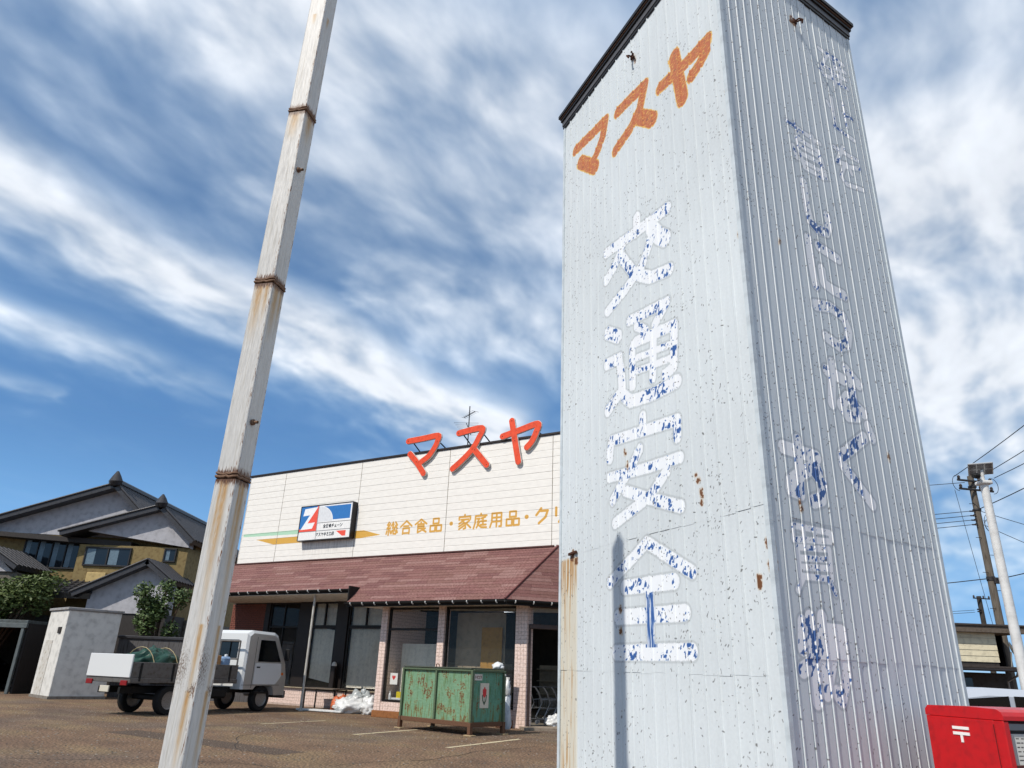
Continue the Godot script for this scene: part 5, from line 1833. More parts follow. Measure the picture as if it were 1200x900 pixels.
# ------------------------------------------------------------------ the red post box
func mailbox() -> void:
	# its own axes: x runs along the front to the right, z out of the front; the visible long side looks to -x
	var X := Vector3(0.961, 0, -0.277)
	var Z := Vector3(0.277, 0, 0.961)
	var t := thing("post_box", "red square post box with a white postal mark on its side, right of the tower", "post box", Transform3D(Basis(X, Vector3.UP, Z), Vector3(2.45, 0, -3.85)))
	var red := mat("post_red", Color(0.78, 0.022, 0.05), 0.42, 0.0, 1, 2.0)
	red.clearcoat_enabled = true
	red.clearcoat = 0.35
	red.clearcoat_roughness = 0.25
	red.normal_enabled = true
	red.uv1_triplanar = true
	red.normal_texture = ntex("bump", 0.03, 4, 5, [], 512, 3.0)
	red.normal_scale = 0.06
	var dark := mat("post_dark", Color(0.10, 0.10, 0.11), 0.5, 0.2, 0)
	var W := 0.52
	var D := 0.47
	obj("body", bx(0.0, W, 0.36, 1.36, -D, -0.055, null, 0.004), red, t)
	# hood over the slots, rounded at its edges and thicker towards the front
	var s := mb()
	var prof := [[0.004, 1.361], [0.004, 1.38], [-0.006, 1.398], [-0.03, 1.41], [-0.2, 1.415], [-D + 0.02, 1.41], [-D, 1.39], [-D, 1.361]]
	var poly := PackedVector2Array()
	for p in prof:
		poly.append(Vector2(p[0], p[1]))
	# the profile lies in the z-y plane and is pushed along x
	prism(s, s, poly, -W, 0.0, Transform3D(Basis(Vector3(0, 0, 1), Vector3(0, 1, 0), Vector3(-1, 0, 0)), Vector3.ZERO))
	var hood := obj("hood", s, red, t)
	obj("side_frame", bx(0.0, 0.035, 0.36, 1.359, -0.054, 0.0, null, 0.004), red, t)
	obj("side_frame", bx(W - 0.035, W, 0.36, 1.359, -0.054, 0.0, null, 0.004), red, t)
	obj("slot_recess", bx(0.036, W - 0.036, 1.30, 1.359, -0.054, -0.050), dark, t)
	for k in 2:
		obj("slot_flap", bx(0.06 + k * 0.21, 0.06 + k * 0.21 + 0.19, 1.312, 1.35, -0.049, -0.036, null, 0.005), mat("post_flap", Color(0.55, 0.56, 0.57), 0.3, 0.8, 0), t)
	# collection timetable and a green notice below the slots
	var mk := Sheet.new(192, 128, 0.22, 0.15)
	var r := RandomNumberGenerator.new()
	r.seed = 3
	for row in 6:
		var x := 0.012
		while x < 0.2:
			var e := x + r.randf_range(0.006, 0.022)
			mk.stroke(PackedVector2Array([Vector2(x, 0.018 + row * 0.022), Vector2(minf(e, 0.21), 0.018 + row * 0.022)]), 0.0032, 0.004)
			x = e + r.randf_range(0.008, 0.02)
	var shade := func(ya: int, yb: int) -> PackedByteArray:
		var b := PackedByteArray()
		b.resize((yb - ya) * 192 * 3)
		for y in range(ya, yb):
			for x in 192:
				put(b, ((y - ya) * 192 + x) * 3, Vector3(0.33, 0.33, 0.33) if mk.d[y * 192 + x] < 0.0 else Vector3(0.83, 0.83, 0.80))
		return b
	var pm := StandardMaterial3D.new()
	pm.albedo_texture = banded(192, 128, shade)
	pm.roughness = 0.35
	s = mb()
	box(s, Vector3(0.20, 1.23, -0.038), Vector3(0.26, 0.14, 0.016), Basis(), 0.005)
	var plate := obj("timetable_plate", s, mat("post_plate", Color(0.83, 0.83, 0.80), 0.4, 0.0, 0), t)
	s = mb()
	quad(s, Vector3(0.08, 1.165, -0.0285), Vector3(0.32, 1.165, -0.0285), Vector3(0.32, 1.295, -0.0285), Vector3(0.08, 1.295, -0.0285), Vector3(0, 0, 1), [Vector2(0, 1), Vector2(1, 1), Vector2(1, 0), Vector2(0, 0)])
	obj("timetable_print", s, pm, plate)
	obj("green_notice", bx(0.09, 0.33, 1.02, 1.15, -0.054, -0.046), mat("notice_green", Color(0.55, 0.78, 0.70), 0.5, 0.0, 0), t)
	obj("front_door", bx(0.036, W - 0.036, 0.40, 1.0, -0.054, -0.030, null, 0.006), red, t)
	# the seam of the door on the side, and the postal mark: two bars and a stem
	obj("side_panel_seam", bx(-0.0012, 0.001, 0.37, 1.34, -0.060, -0.0565), mat("post_seam", Color(0.40, 0.02, 0.03), 0.6, 0.0, 0), t)
	var wm := mat("post_mark", Color(0.93, 0.92, 0.91), 0.4, 0.0, 0)
	s = mb()
	for q in [[-0.305, -0.205, 1.303, 1.317], [-0.305, -0.205, 1.277, 1.291]]:
		bx(-0.004, -0.0005, q[2], q[3], q[0], q[1], s)
	bx(-0.004, -0.0005, 1.243, 1.2765, -0.262, -0.248, s)
	var mark := obj("postal_mark", s, wm, t)
	mark.set_meta("label", "white postal mark on the red side")
	# pedestal
	obj("pedestal", bx(0.10, W - 0.10, 0.02, 0.36, -D + 0.10, -0.12, null, 0.01), mat("pedestal", Color(0.35, 0.35, 0.36), 0.6, 0.3, 1, 1.0), t)
	obj("base_plate", bx(0.04, W - 0.04, 0.0, 0.02, -D + 0.04, -0.06, null, 0.004), mat("pedestal", Color.WHITE), t)

# ------------------------------------------------------------------ leaves
func foliage(s: SurfaceTool, clumps: Array, per: int, leaf: float, r: RandomNumberGenerator) -> void:
	# clumps: [centre, radii]; leaves fill the shells unevenly and leave gaps
	for c in clumps:
		for i in per:
			var d := Vector3(r.randfn(), r.randfn(), r.randfn()).normalized()
			var p: Vector3 = c[0] + d * c[1] * pow(r.randf(), 0.4)
			var a := Vector3(r.randfn(), r.randfn() * 0.5, r.randfn()).normalized()
			var b := a.cross(d + Vector3(r.randfn(), r.randfn(), r.randfn()) * 0.5).normalized()
			var z := leaf * r.randf_range(0.6, 1.3)
			var v := r.randf_range(0.75, 1.2)
			s.set_color(Color(v, v, v * 0.9))
			quad(s, p - a * z, p - b * z * 0.45, p + a * z, p + b * z * 0.45, d)

func leaf_mat(key: String, col: Color) -> StandardMaterial3D:
	if mats.has(key):
		return mats[key]
	var m := StandardMaterial3D.new()
	m.albedo_color = col
	m.vertex_color_use_as_albedo = true
	m.roughness = 0.6
	m.backlight_enabled = true
	m.backlight = Color(0.12, 0.16, 0.05)
	mats[key] = m
	return m

func bush(called: String, label: String, cat: String, at: Vector3, clumps: Array, per: int, leaf: float, col: String, c: Color, sd: int, trunk_h: float, group := "") -> void:
	var r := RandomNumberGenerator.new()
	r.seed = sd
	var t := thing(called, label, cat, Transform3D(Basis(), at), group)
	var s := mb()
	for q in clumps:
		tube(s, [Vector3(0, 0, 0), Vector3(q[0].x * 0.3, trunk_h * 0.6, q[0].z * 0.3), q[0]], [0.11, 0.07, 0.02], 7)
	obj("trunk", s, mat("bark", Color(0.27, 0.21, 0.16), 0.95, 0.0, 2, 2.0), t)
	s = mb()
	foliage(s, clumps, per, leaf, r)
	obj("crown", s, leaf_mat(col, c), t)

# ------------------------------------------------------------------ the house behind the car park
func tiled_roof(t: Node3D, called: String, a: Vector3, b: Vector3, depth: Vector3, thick := 0.22) -> void:
	# one slope from the lower corner a to the upper corner b, pushed along depth; round tile ridges run down the slope
	var m := mat("roof_tile", Color(0.235, 0.235, 0.25), 0.4, 0.1, 2, 0.8)
	var s := mb()
	var up := b - a
	var n := up.cross(depth).normalized()
	if n.y < 0:
		n = -n
	var lo := -n * thick
	quad(s, a, b, b + depth, a + depth, n)
	quad(s, a + lo, b + lo, b + depth + lo, a + depth + lo, -n)
	quad(s, a, a + depth, a + depth + lo, a + lo, -up)
	quad(s, a, b, b + lo, a + lo, -depth)
	quad(s, a + depth, b + depth, b + depth + lo, a + depth + lo, depth)
	var o := obj(called, s, m, t)
	s = mb()
	var k := int(depth.length() / 0.30)
	for i in k + 1:
		var p := a + depth * (float(i) / k)
		tube(s, [p + n * 0.02 - up.normalized() * 0.05, p + up + n * 0.02], 0.055, 6)
	var rows := int(up.length() / 0.28)
	for i in rows:
		var p := a + up * ((i + 0.02) / rows)
		quad(s, p + n * 0.035, p + depth + n * 0.035, p + depth + up * (0.9 / rows) + n * 0.006, p + up * (0.9 / rows) + n * 0.006, n)
		quad(s, p, p + depth, p + depth + n * 0.035, p + n * 0.035, -up)
	var tiles_part := obj("roof_tiles", s, m, o)
	tiles_part.set_meta("kind", "stuff")

func house_window(t: Node3D, x0: float, x1: float, y0: float, y1: float, z: float, n: int, frame: Material) -> void:
	var s := mb()
	for q in [[x0, x1, y0, y0 + 0.07], [x0, x1, y1 - 0.07, y1], [x0, x0 + 0.07, y0 + 0.07, y1 - 0.07], [x1 - 0.07, x1, y0 + 0.07, y1 - 0.07]]:
		bx(q[0], q[1], q[2], q[3], z - 0.05, z + 0.07, s, 0.01)
	for i in range(1, n):
		var x := lerpf(x0, x1, float(i) / n)
		bx(x - 0.03, x + 0.03, y0 + 0.07, y1 - 0.07, z - 0.04, z + 0.06, s)
	var w := obj("window", s, frame, t)
	for i in n:
		obj("pane", bx(lerpf(x0, x1, float(i) / n) + 0.035, lerpf(x0, x1, float(i + 1) / n) - 0.035, y0 + 0.075, y1 - 0.075, z, z + 0.012), mat("house_glass", Color(0.10, 0.13, 0.16), 0.05, 0.0, 0), w)
		obj("curtain", bx(lerpf(x0, x1, float(i) / n) + 0.06, lerpf(x0, x1, float(i + 0.45) / n), y0 + 0.09, y1 - 0.09, z + 0.013, z + 0.016), mat("curtain_pale", Color(0.42, 0.50, 0.55), 0.3, 0.0, 1, 1.0), w)

func house() -> void:
	# stands about 36 m away, its front facing the car park; its own axes are the world's, with the foot of the front at the origin
	var t := thing("two_storey_house", "two storey house with dark tiled gable roofs, grey gable ends and olive walls", "house", Transform3D(Basis(), Vector3(-19.5, 0, -36)))
	var olive := mat("olive_wall", Color(0.52, 0.45, 0.29), 0.85, 0.0, 2, 0.5)
	var plaster := mat("gable_plaster", Color(0.70, 0.70, 0.72), 0.8, 0.0, 1, 0.4)
	var wood := mat("dark_eave_wood", Color(0.17, 0.15, 0.14), 0.7, 0.0, 3, 0.6)
	var frame := mat("bronze_frame", Color(0.16, 0.16, 0.17), 0.5, 0.3, 0)
	var X := 19.5
	var s := mb()
	var D := Vector3(0, 0, -9.0)
	obj("upper_wall", bx(-8.6, 4.3, 3.2, 6.95, -8.5, -0.25), olive, t)
	obj("ground_wall", bx(-8.6, 4.6, 0.0, 3.2, -8.5, -0.05), mat("ground_wall", Color(0.42, 0.40, 0.37), 0.85, 0.0, 2, 0.5), t)
	# first gable: tall, with a long left slope
	s = mb()
	prism(s, s, P2([-6.9, 7.05, 1.6, 6.9, 1.75, 8.0, -0.1, 9.35, -5.4, 7.7]), -0.6, -0.24)
	obj("gable_end", s, plaster, t)
	tiled_roof(t, "roof_slope", Vector3(-7.6, 6.95, 0.35), Vector3(-0.03, 9.55, 0.35), D)
	tiled_roof(t, "roof_slope", Vector3(2.35, 7.45, 0.35), Vector3(-0.03, 9.55, 0.35), D)
	s = mb()
	box(s, Vector3(-0.03, 9.62, -4.2), Vector3(0.34, 0.26, 9.2), Basis(), 0.06)
	obj("ridge_cap", s, mat("roof_tile", Color.BLACK), t)
	s = mb()
	lathe(s, [[0.0, -0.26], [0.30, -0.2], [0.36, 0.0], [0.22, 0.26], [0.06, 0.5], [0.0, 0.52]], 8, Transform3D(Basis().scaled(Vector3(1, 1, 0.4)), Vector3(-0.03, 9.62, 0.42)))
	obj("ridge_end_tile", s, mat("roof_tile", Color.BLACK), t)
	s = mb()
	prism(s, s, P2([-6.9, 7.02, 1.5, 6.65, 1.5, 6.40, -6.9, 6.82]), -0.23, 0.55)
	obj("eave_canopy", s, wood, t)
	# second gable, in front and to the right
	s = mb()
	prism(s, s, P2([-1.25, 7.15, 4.35, 6.45, 4.4, 6.95, 2.87, 8.15]), 0.2, 0.75)
	obj("gable_end", s, plaster, t)
	obj("gable_wall", bx(-0.9, 4.3, 3.2, 6.45, -0.24, 0.6), olive, t)
	tiled_roof(t, "roof_slope", Vector3(-1.7, 6.95, 1.2), Vector3(2.87, 8.38, 1.2), Vector3(0, 0, -8.0))
	tiled_roof(t, "roof_slope", Vector3(4.75, 6.75, 1.2), Vector3(2.87, 8.38, 1.2), Vector3(0, 0, -8.0))
	s = mb()
	box(s, Vector3(2.87, 8.44, -2.7), Vector3(0.3, 0.24, 8.0), Basis(), 0.06)
	obj("ridge_cap", s, mat("roof_tile", Color.BLACK), t)
	s = mb()
	lathe(s, [[0.0, -0.24], [0.26, -0.18], [0.32, 0.0], [0.2, 0.22], [0.05, 0.42], [0.0, 0.44]], 8, Transform3D(Basis().scaled(Vector3(1, 1, 0.4)), Vector3(2.87, 8.44, 1.27)))
	obj("ridge_end_tile", s, mat("roof_tile", Color.BLACK), t)
	house_window(t, -4.05, -1.3, 5.35, 6.75, -0.24, 4, frame)
	house_window(t, -0.55, 1.65, 5.45, 6.35, 0.61, 2, frame)
	house_window(t, 3.2, 3.8, 5.75, 6.4, 0.61, 1, frame)
	obj("balcony_panel", bx(-0.15, 0.75, 4.70, 5.15, 0.62, 0.80, null, 0.02), mat("balcony", Color(0.76, 0.66, 0.44), 0.7, 0.0, 1, 0.6), t)
	# lower roofs: a pent roof, a gable over the right bay and a small one at the left
	tiled_roof(t, "pent_roof", Vector3(-2.4, 4.05, 2.2), Vector3(-2.4, 4.75, 0.62), Vector3(3.4, 0, 0))
	tiled_roof(t, "lower_roof_slope", Vector3(0.35, 4.1, 2.6), Vector3(3.45, 5.62, 2.6), Vector3(0, 0, -2.5))
	tiled_roof(t, "lower_roof_slope", Vector3(4.7, 4.75, 2.6), Vector3(3.45, 5.62, 2.6), Vector3(0, 0, -2.5))
	s = mb()
	prism(s, s, P2([0.9, 3.3, 4.5, 3.3, 4.5, 4.7, 3.45, 5.4, 0.9, 4.2]), 1.5, 2.1)
	obj("bay_wall", s, plaster, t)
	obj("bay_ground_wall", bx(0.9, 4.5, 0.0, 3.3, 0.0, 2.05), wood, t)
	tiled_roof(t, "small_roof_slope", Vector3(-6.4, 5.05, 2.6), Vector3(-3.8, 6.0, 2.6), Vector3(0, 0, -2.6))
	tiled_roof(t, "small_roof_slope", Vector3(-2.3, 5.15, 2.6), Vector3(-3.8, 6.0, 2.6), Vector3(0, 0, -2.6))
	s = mb()
	prism(s, s, P2([-5.8, 4.9, -2.7, 4.9, -3.8, 5.75]), 1.7, 2.2)
	obj("small_gable_end", s, plaster, t)
	obj("porch_wall", bx(-6.0, -2.5, 0.0, 4.88, 0.0, 2.1), mat("ground_wall", Color.BLACK), t)
	# hedge and shrub before the house
	var r := RandomNumberGenerator.new()
	r.seed = 61
	var cl := []
	for i in 26:
		cl.append([Vector3(r.randf_range(-3.0, 2.0), r.randf_range(3.0, 4.5) - 0.2 * absf(i % 5 - 2), r.randf_range(-0.7, 0.7)), Vector3(0.85, 0.6, 0.7)])
	bush("clipped_tree", "broad green garden tree in front of the left half of the house", "tree", Vector3(-21.9, 0, -33.0), cl, 420, 0.10, "leaf_a", L(0.085, 0.12, 0.030), 62, 3.0)
	cl = []
	for i in 12:
		cl.append([Vector3(r.randf_range(-0.8, 0.7), r.randf_range(2.5, 4.3), r.randf_range(-0.4, 0.4)), Vector3(0.42, 0.5, 0.4)])
	bush("garden_shrub", "slim green garden tree before the right end of the house", "tree", Vector3(-14.4, 0, -32.0), cl, 320, 0.09, "leaf_b", L(0.075, 0.12, 0.035), 63, 2.4)
	# white storage shed in front of the house
	t = thing("storage_shed", "plain white storage shed with a grey shaded side before the house", "shed", Transform3D(Basis(Vector3(0.72, 0, 0.69), Vector3.UP, Vector3(-0.69, 0, 0.72)), Vector3(-16.15, 0, -28.4)))
	var white := mat("shed_white", Color(0.86, 0.855, 0.83), 0.7, 0.0, 1, 0.4)
	obj("wall", bx(-2.1, 0.0, 0.0, 3.06, -1.9, 0.0, null, 0.02), white, t)
	obj("roof_slab", bx(-2.16, 0.06, 3.062, 3.16, -1.96, 0.06, null, 0.015), mat("shed_roof", Color(0.60, 0.60, 0.60), 0.7, 0.0, 2, 0.5), t)
	obj("vent", bx(-0.62, -0.32, 2.24, 2.46, 0.001, 0.05, null, 0.01), wood, t)
	obj("door", bx(-1.75, -1.0, 0.06, 2.0, 0.001, 0.02, null, 0.006), mat("shed_door", Color(0.80, 0.79, 0.76), 0.6, 0.0, 2, 0.6), t)
	obj("plinth", bx(-2.14, 0.04, 0.0, 0.10, -1.94, 0.03), mat("shed_plinth", Color(0.5, 0.48, 0.45), 0.9, 0.0, 2, 0.8), t)
	# carport with a dark interior at the far left
	t = thing("carport", "low flat roofed carport with a dark interior at the left edge", "carport", Transform3D(Basis(), Vector3(-21.2, 0, -31.5)))
	obj("roof", bx(-4.6, 2.1, 2.62, 2.74, -4.5, 0.6, null, 0.01), mat("carport_roof", Color(0.35, 0.38, 0.38), 0.5, 0.3, 2, 0.5), t)
	obj("front_beam", bx(-4.6, 2.1, 2.44, 2.62, 0.50, 0.62, null, 0.01), mat("carport_beam", Color(0.40, 0.43, 0.43), 0.5, 0.3, 1, 0.5), t)
	for x in [-4.4, 1.95]:
		obj("post", bx(x - 0.06, x + 0.06, 0.0, 2.44, 0.48, 0.60, null, 0.01), mat("carport_beam", Color.WHITE), t)
	obj("rear_wall", bx(-4.6, 2.1, 0.0, 2.62, -4.55, -4.45), wood, t)
	obj("side_wall", bx(2.02, 2.1, 0.0, 2.62, -4.45, 0.46), wood, t)
	car(Transform3D(Basis(Vector3.UP, 1.45), Vector3(-22.2, 0, -33.2)), "dark car parked inside the carport at the left edge", mat("car_dark", Color(0.08, 0.085, 0.10), 0.25, 0.3, 0))
	# low concrete garden wall that closes the yard behind the truck
	t = thing("garden_wall", "low dark grey garden wall between the shed and the shop", "wall", Transform3D(Basis(), Vector3(-13.0, 0, -31.6)))
	obj("wall", bx(-2.6, 4.5, 0.0, 2.2, -0.12, 0.12), mat("garden_wall", Color(0.36, 0.355, 0.36), 0.9, 0.0, 3, 0.4), t)
	obj("coping", bx(-2.65, 4.55, 2.2, 2.32, -0.18, 0.18, null, 0.02), mat("roof_tile", Color.BLACK), t)

# ------------------------------------------------------------------ vehicles
func wheel(t: Node3D, at: Vector3, r: float, w: float) -> void:
	# the axle lies along z
	var xf := Transform3D(Basis(Vector3.RIGHT, PI / 2), at)
	var s := mb()
	lathe(s, [[r * 0.62, -w * 0.5], [r * 0.93, -w * 0.5], [r, -w * 0.36], [r, w * 0.36], [r * 0.93, w * 0.5], [r * 0.62, w * 0.5]], 22, xf)
	var o := obj("wheel", s, mat("rubber", Color(0.055, 0.055, 0.058), 0.85, 0.0, 1, 2.0), t)
	s = mb()
	lathe(s, [[0.0, -w * 0.32], [r * 0.3, -w * 0.34], [r * 0.55, -w * 0.40], [r * 0.63, -w * 0.5], [r * 0.61, 0.0], [r * 0.63, w * 0.5], [r * 0.55, w * 0.40], [r * 0.3, w * 0.34], [0.0, w * 0.32]], 18, xf)
	obj("rim", s, mat("rim_steel", Color(0.55, 0.55, 0.55), 0.45, 0.6, 2, 3.0), o)

func loft(s: SurfaceTool, secs: Array) -> void:
	# closed outlines of the same length joined one after another, both ends closed
	for i in secs.size() - 1:
		var A: Array = secs[i]
		var B: Array = secs[i + 1]
		var ca := Vector3.ZERO
		for p in A:
			ca += p / A.size()
		for k in A.size():
			var l := (k + 1) % A.size()
			quad(s, A[k], A[l], B[l], B[k], (A[k] + A[l] + B[l] + B[k]) * 0.25 - ca)
	for e in [0, secs.size() - 1]:
		var A: Array = secs[e]
		var c := Vector3.ZERO
		for p in A:
			c += p / A.size()
		var toward: Vector3 = secs[0][0] - secs[1][0] if e == 0 else secs[secs.size() - 1][0] - secs[secs.size() - 2][0]
		for k in A.size():
			face(s, [c, A[k], A[(k + 1) % A.size()]], toward)

func car(xf: Transform3D, label: String, paint: Material) -> void:
	# a small hatchback; x forwards, z to its right
	var t := thing("parked_car", label, "car", xf)
	var s := mb()
	var secs := []
	for q in [[-0.80, 0.02], [-0.72, 0.0], [0.0, -0.02], [0.72, 0.0], [0.80, 0.02]]:
		var z: float = q[0]
		var e := 0.06 if absf(z) > 0.75 else 0.0
		var o := []
		for p in [[-1.75, 0.28], [-1.85, 0.55], [-1.80, 0.92], [1.05, 0.98], [1.75, 0.80], [1.90, 0.55], [1.86, 0.28]]:
			o.append(Vector3(p[0] * (1.0 - e * 0.3), p[1] - e * 0.3, z))
		secs.append(o)
	loft(s, secs)
	obj("body", s, paint, t)
	s = mb()
	secs = []
	for z in [-0.70, -0.60, 0.60, 0.70]:
		var e := 0.10 if absf(z) > 0.65 else 0.0
		var o := []
		for p in [[-1.72, 0.93], [-1.45, 1.45], [-0.9, 1.52], [0.10, 1.50], [0.98, 0.99]]:
			o.append(Vector3(p[0], p[1] - e * (1.0 if p[1] > 1.2 else 0.0), z))
		secs.append(o)
	loft(s, secs)
	obj("cabin", s, paint, t)
	var gl := mat("car_glass", Color(0.035, 0.045, 0.055), 0.06, 0.0, 0)
	for sg in [-1.0, 1.0]:
		for win in [[-1.45, 1.02, -1.33, 1.36, -0.62, 1.42, -0.62, 1.02], [-0.54, 1.02, -0.54, 1.42, 0.02, 1.42, 0.70, 1.04]]:
			s = mb()
			prism(s, s, P2(win), 0.0, 0.012, Transform3D(Basis.from_scale(Vector3(1, 1, sg)), Vector3(0, 0, 0.698 * sg)))
			obj("side_window", s, gl, t)
	s = mb()
	quad(s, Vector3(0.16, 1.475, -0.58), Vector3(0.16, 1.475, 0.58), Vector3(0.97, 1.015, 0.64), Vector3(0.97, 1.015, -0.64), Vector3(1, 1, 0))
	obj("windscreen", s, gl, t)
	s = mb()
	quad(s, Vector3(-1.47, 1.43, -0.55), Vector3(-1.47, 1.43, 0.55), Vector3(-1.73, 0.98, 0.62), Vector3(-1.73, 0.98, -0.62), Vector3(-1, 0.5, 0))
	obj("rear_window", s, gl, t)
	for sg in [-1.0, 1.0]:
		for x in [-1.2, 1.22]:
			wheel(t, Vector3(x, 0.29, 0.72 * sg), 0.29, 0.18)
		obj("headlight", bx(1.72, 1.86, 0.60, 0.74, 0.50 * sg - 0.14, 0.50 * sg + 0.14, null, 0.03), mat("lamp_glass", Color(0.75, 0.77, 0.78), 0.15, 0.2, 0), t)
		obj("tail_light", bx(-1.865, -1.78, 0.68, 0.90, 0.62 * sg - 0.08, 0.62 * sg + 0.08, null, 0.02), mat("tail_red", Color(0.5, 0.04, 0.04), 0.25, 0.0, 0), t)
		obj("mirror", bx(0.50, 0.62, 1.0, 1.10, 0.80 * sg - 0.06, 0.80 * sg + 0.06, null, 0.03), paint, t)
	obj("bumper", bx(1.80, 1.93, 0.28, 0.48, -0.7, 0.7, null, 0.04), mat("rubber", Color.BLACK), t)
	obj("rear_bumper", bx(-1.90, -1.76, 0.28, 0.50, -0.7, 0.7, null, 0.04), paint, t)

func flatbed_truck() -> void:
	# x forwards, z to its right, the origin under the rear axle
	var F := Vector3(0.45, 0, -0.893)
	var R := Vector3(0.893, 0, 0.45)
	var xf := Transform3D(Basis(F, Vector3.UP, R).scaled(Vector3.ONE * 1.08), Vector3(-10.25, 0, -23.15))
	var t := thing("flatbed_truck", "small white flatbed truck with dropped grey sides parked by the shop corner", "truck", xf)
	var white := mat("truck_white", Color(0.82, 0.83, 0.83), 0.3, 0.0, 0)
	var grey_side := mat("truck_grey", Color(0.40, 0.39, 0.38), 0.6, 0.2, 2, 0.8)
	var black := mat("truck_chassis", Color(0.06, 0.06, 0.065), 0.7, 0.2, 1, 1.0)
	var dark_glass := mat("car_glass", Color.BLACK)
	for z in [-0.38, 0.38]:
		obj("chassis_rail", bx(-1.25, 3.9, 0.52, 0.68, z - 0.04, z + 0.04), black, t)
	obj("rear_axle", bx(-0.07, 0.07, 0.34, 0.48, -0.6, 0.6, null, 0.03), black, t)
	obj("fuel_tank", bx(1.3, 2.0, 0.38, 0.66, 0.48, 0.80, null, 0.06), black, t)
	obj("bed_floor", bx(-1.35, 2.25, 0.78, 0.90, -0.84, 0.84, null, 0.01), grey_side, t)
	for sg in [-1.0, 1.0]:
		obj("side_gate", bx(-1.33, 2.23, 0.905, 1.28, 0.81 * sg - 0.02, 0.81 * sg + 0.02, null, 0.008), grey_side, t)
		for k in 4:
			obj("gate_hinge", bx(-1.1 + k * 1.0, -1.04 + k * 1.0, 0.82, 1.26, 0.835 * sg - 0.012, 0.835 * sg + 0.012, null, 0.004), black, t)
		for x in [0.0]:
			wheel(t, Vector3(x, 0.36, 0.68 * sg), 0.36, 0.22)
		wheel(t, Vector3(3.35, 0.36, 0.70 * sg), 0.36, 0.20)
		obj("tail_light", bx(-1.39, -1.35, 0.72, 0.84, 0.66 * sg - 0.12, 0.66 * sg + 0.12, null, 0.01), mat("tail_red", Color.RED), t)
		obj("mudguard", bx(-0.5, 0.5, 0.74, 0.775, 0.68 * sg - 0.13, 0.68 * sg + 0.13), black, t)
	obj("tail_gate", bx(-1.38, -1.335, 0.905, 1.46, -0.83, 0.83, null, 0.01), white, t)
	obj("number_plate", bx(-1.40, -1.36, 0.55, 0.70, -0.17, 0.17, null, 0.006), mat("plate_edge", Color.WHITE), t)
	# headboard frame behind the cab
	var s := mb()
	for z in [-0.78, 0.0, 0.78]:
		tube(s, [Vector3(2.20, 0.9, z), Vector3(2.20, 1.95, z)], 0.025, 6)
	for y in [1.45, 1.95]:
		tube(s, [Vector3(2.20, y, -0.78), Vector3(2.20, y, 0.78)], 0.025, 6)
	obj("headboard", s, grey_side, t)
	# cab over the front axle, with a raked screen
	s = mb()
	var secs := []
	for q in [[-0.86, 0.07], [-0.80, 0.0], [0.80, 0.0], [0.86, 0.07]]:
		var e: float = q[1]
		var o := []
		for p in [[2.42, 0.62], [2.42, 2.18], [2.62, 2.28], [3.55, 2.26], [3.72, 2.18], [4.18, 1.35], [4.28, 0.95], [4.28, 0.45], [3.85, 0.45], [3.75, 0.72], [3.0, 0.72], [2.9, 0.62]]:
			o.append(Vector3(p[0] + (e if p[0] < 2.6 else -e * 0.6 if p[0] > 3.5 else 0.0), p[1] - (e * 1.2 if p[1] > 2.0 else 0.0), q[0]))
		secs.append(o)
	loft(s, secs)
	obj("cab", s, white, t)
	for sg in [-1.0, 1.0]:
		s = mb()
		prism(s, s, P2([2.95, 1.40, 2.95, 2.02, 3.55, 2.02, 3.92, 1.40]), 0.0, 0.014, Transform3D(Basis.from_scale(Vector3(1, 1, sg)), Vector3(0, 0, 0.856 * sg)))
		obj("side_window", s, dark_glass, t)
		s = mb()
		prism(s, s, P2([2.86, 0.76, 2.86, 1.36, 3.96, 1.36, 4.02, 1.0, 3.80, 0.76]), 0.0, 0.010, Transform3D(Basis.from_scale(Vector3(1, 1, sg)), Vector3(0, 0, 0.857 * sg)))
		var door := obj("door", s, white, t)
		obj("handle", bx(2.92, 3.06, 1.22, 1.26, 0.868 * sg - 0.01, 0.868 * sg + 0.01, null, 0.004), black, door)
		obj("mirror", bx(4.0, 4.06, 1.45, 1.80, 1.0 * sg - 0.09, 1.0 * sg + 0.09, null, 0.02), black, t)
		obj("headlight", bx(4.22, 4.30, 0.72, 0.90, 0.62 * sg - 0.15, 0.62 * sg + 0.15, null, 0.02), mat("lamp_glass", Color.WHITE), t)
	s = mb()
	quad(s, Vector3(3.745, 2.15, -0.72), Vector3(3.745, 2.15, 0.72), Vector3(4.175, 1.38, 0.76), Vector3(4.175, 1.38, -0.76), Vector3(1, 0.5, 0))
	obj("windscreen", s, dark_glass, t)
	# seams of the pressed cab, grille and side marker lamps
	obj("cab_seam", bx(2.40, 4.0, 0.735, 0.745, 0.858, 0.863), black, t)
	obj("cab_seam", bx(2.80, 2.812, 0.66, 2.1, 0.858, 0.862), black, t)
	obj("grille", bx(4.275, 4.292, 0.95, 1.12, -0.5, 0.5, null, 0.004), black, t)
	obj("marker_lamp", bx(4.0, 4.10, 1.02, 1.10, 0.85, 0.872, null, 0.008), mat("amber", Color(0.85, 0.45, 0.08), 0.3, 0.0, 0), t)
	obj("step", bx(2.95, 3.55, 0.50, 0.56, 0.70, 0.88, null, 0.01), black, t)
	obj("rear_window", bx(2.40, 2.418, 1.45, 2.0, -0.5, 0.5), dark_glass, t)
	obj("bumper", bx(4.24, 4.36, 0.36, 0.58, -0.84, 0.84, null, 0.03), grey_side, t)
	# the load
	var put_on := func(x: float, y: float, z: float) -> Transform3D: return xf * Transform3D(Basis(), Vector3(x, y, z))
	var l := thing("green_tarpaulin", "heap covered with a dark green tarpaulin on the truck bed", "tarpaulin", put_on.call(-0.2, 0.902, 0.1))
	s = mb()
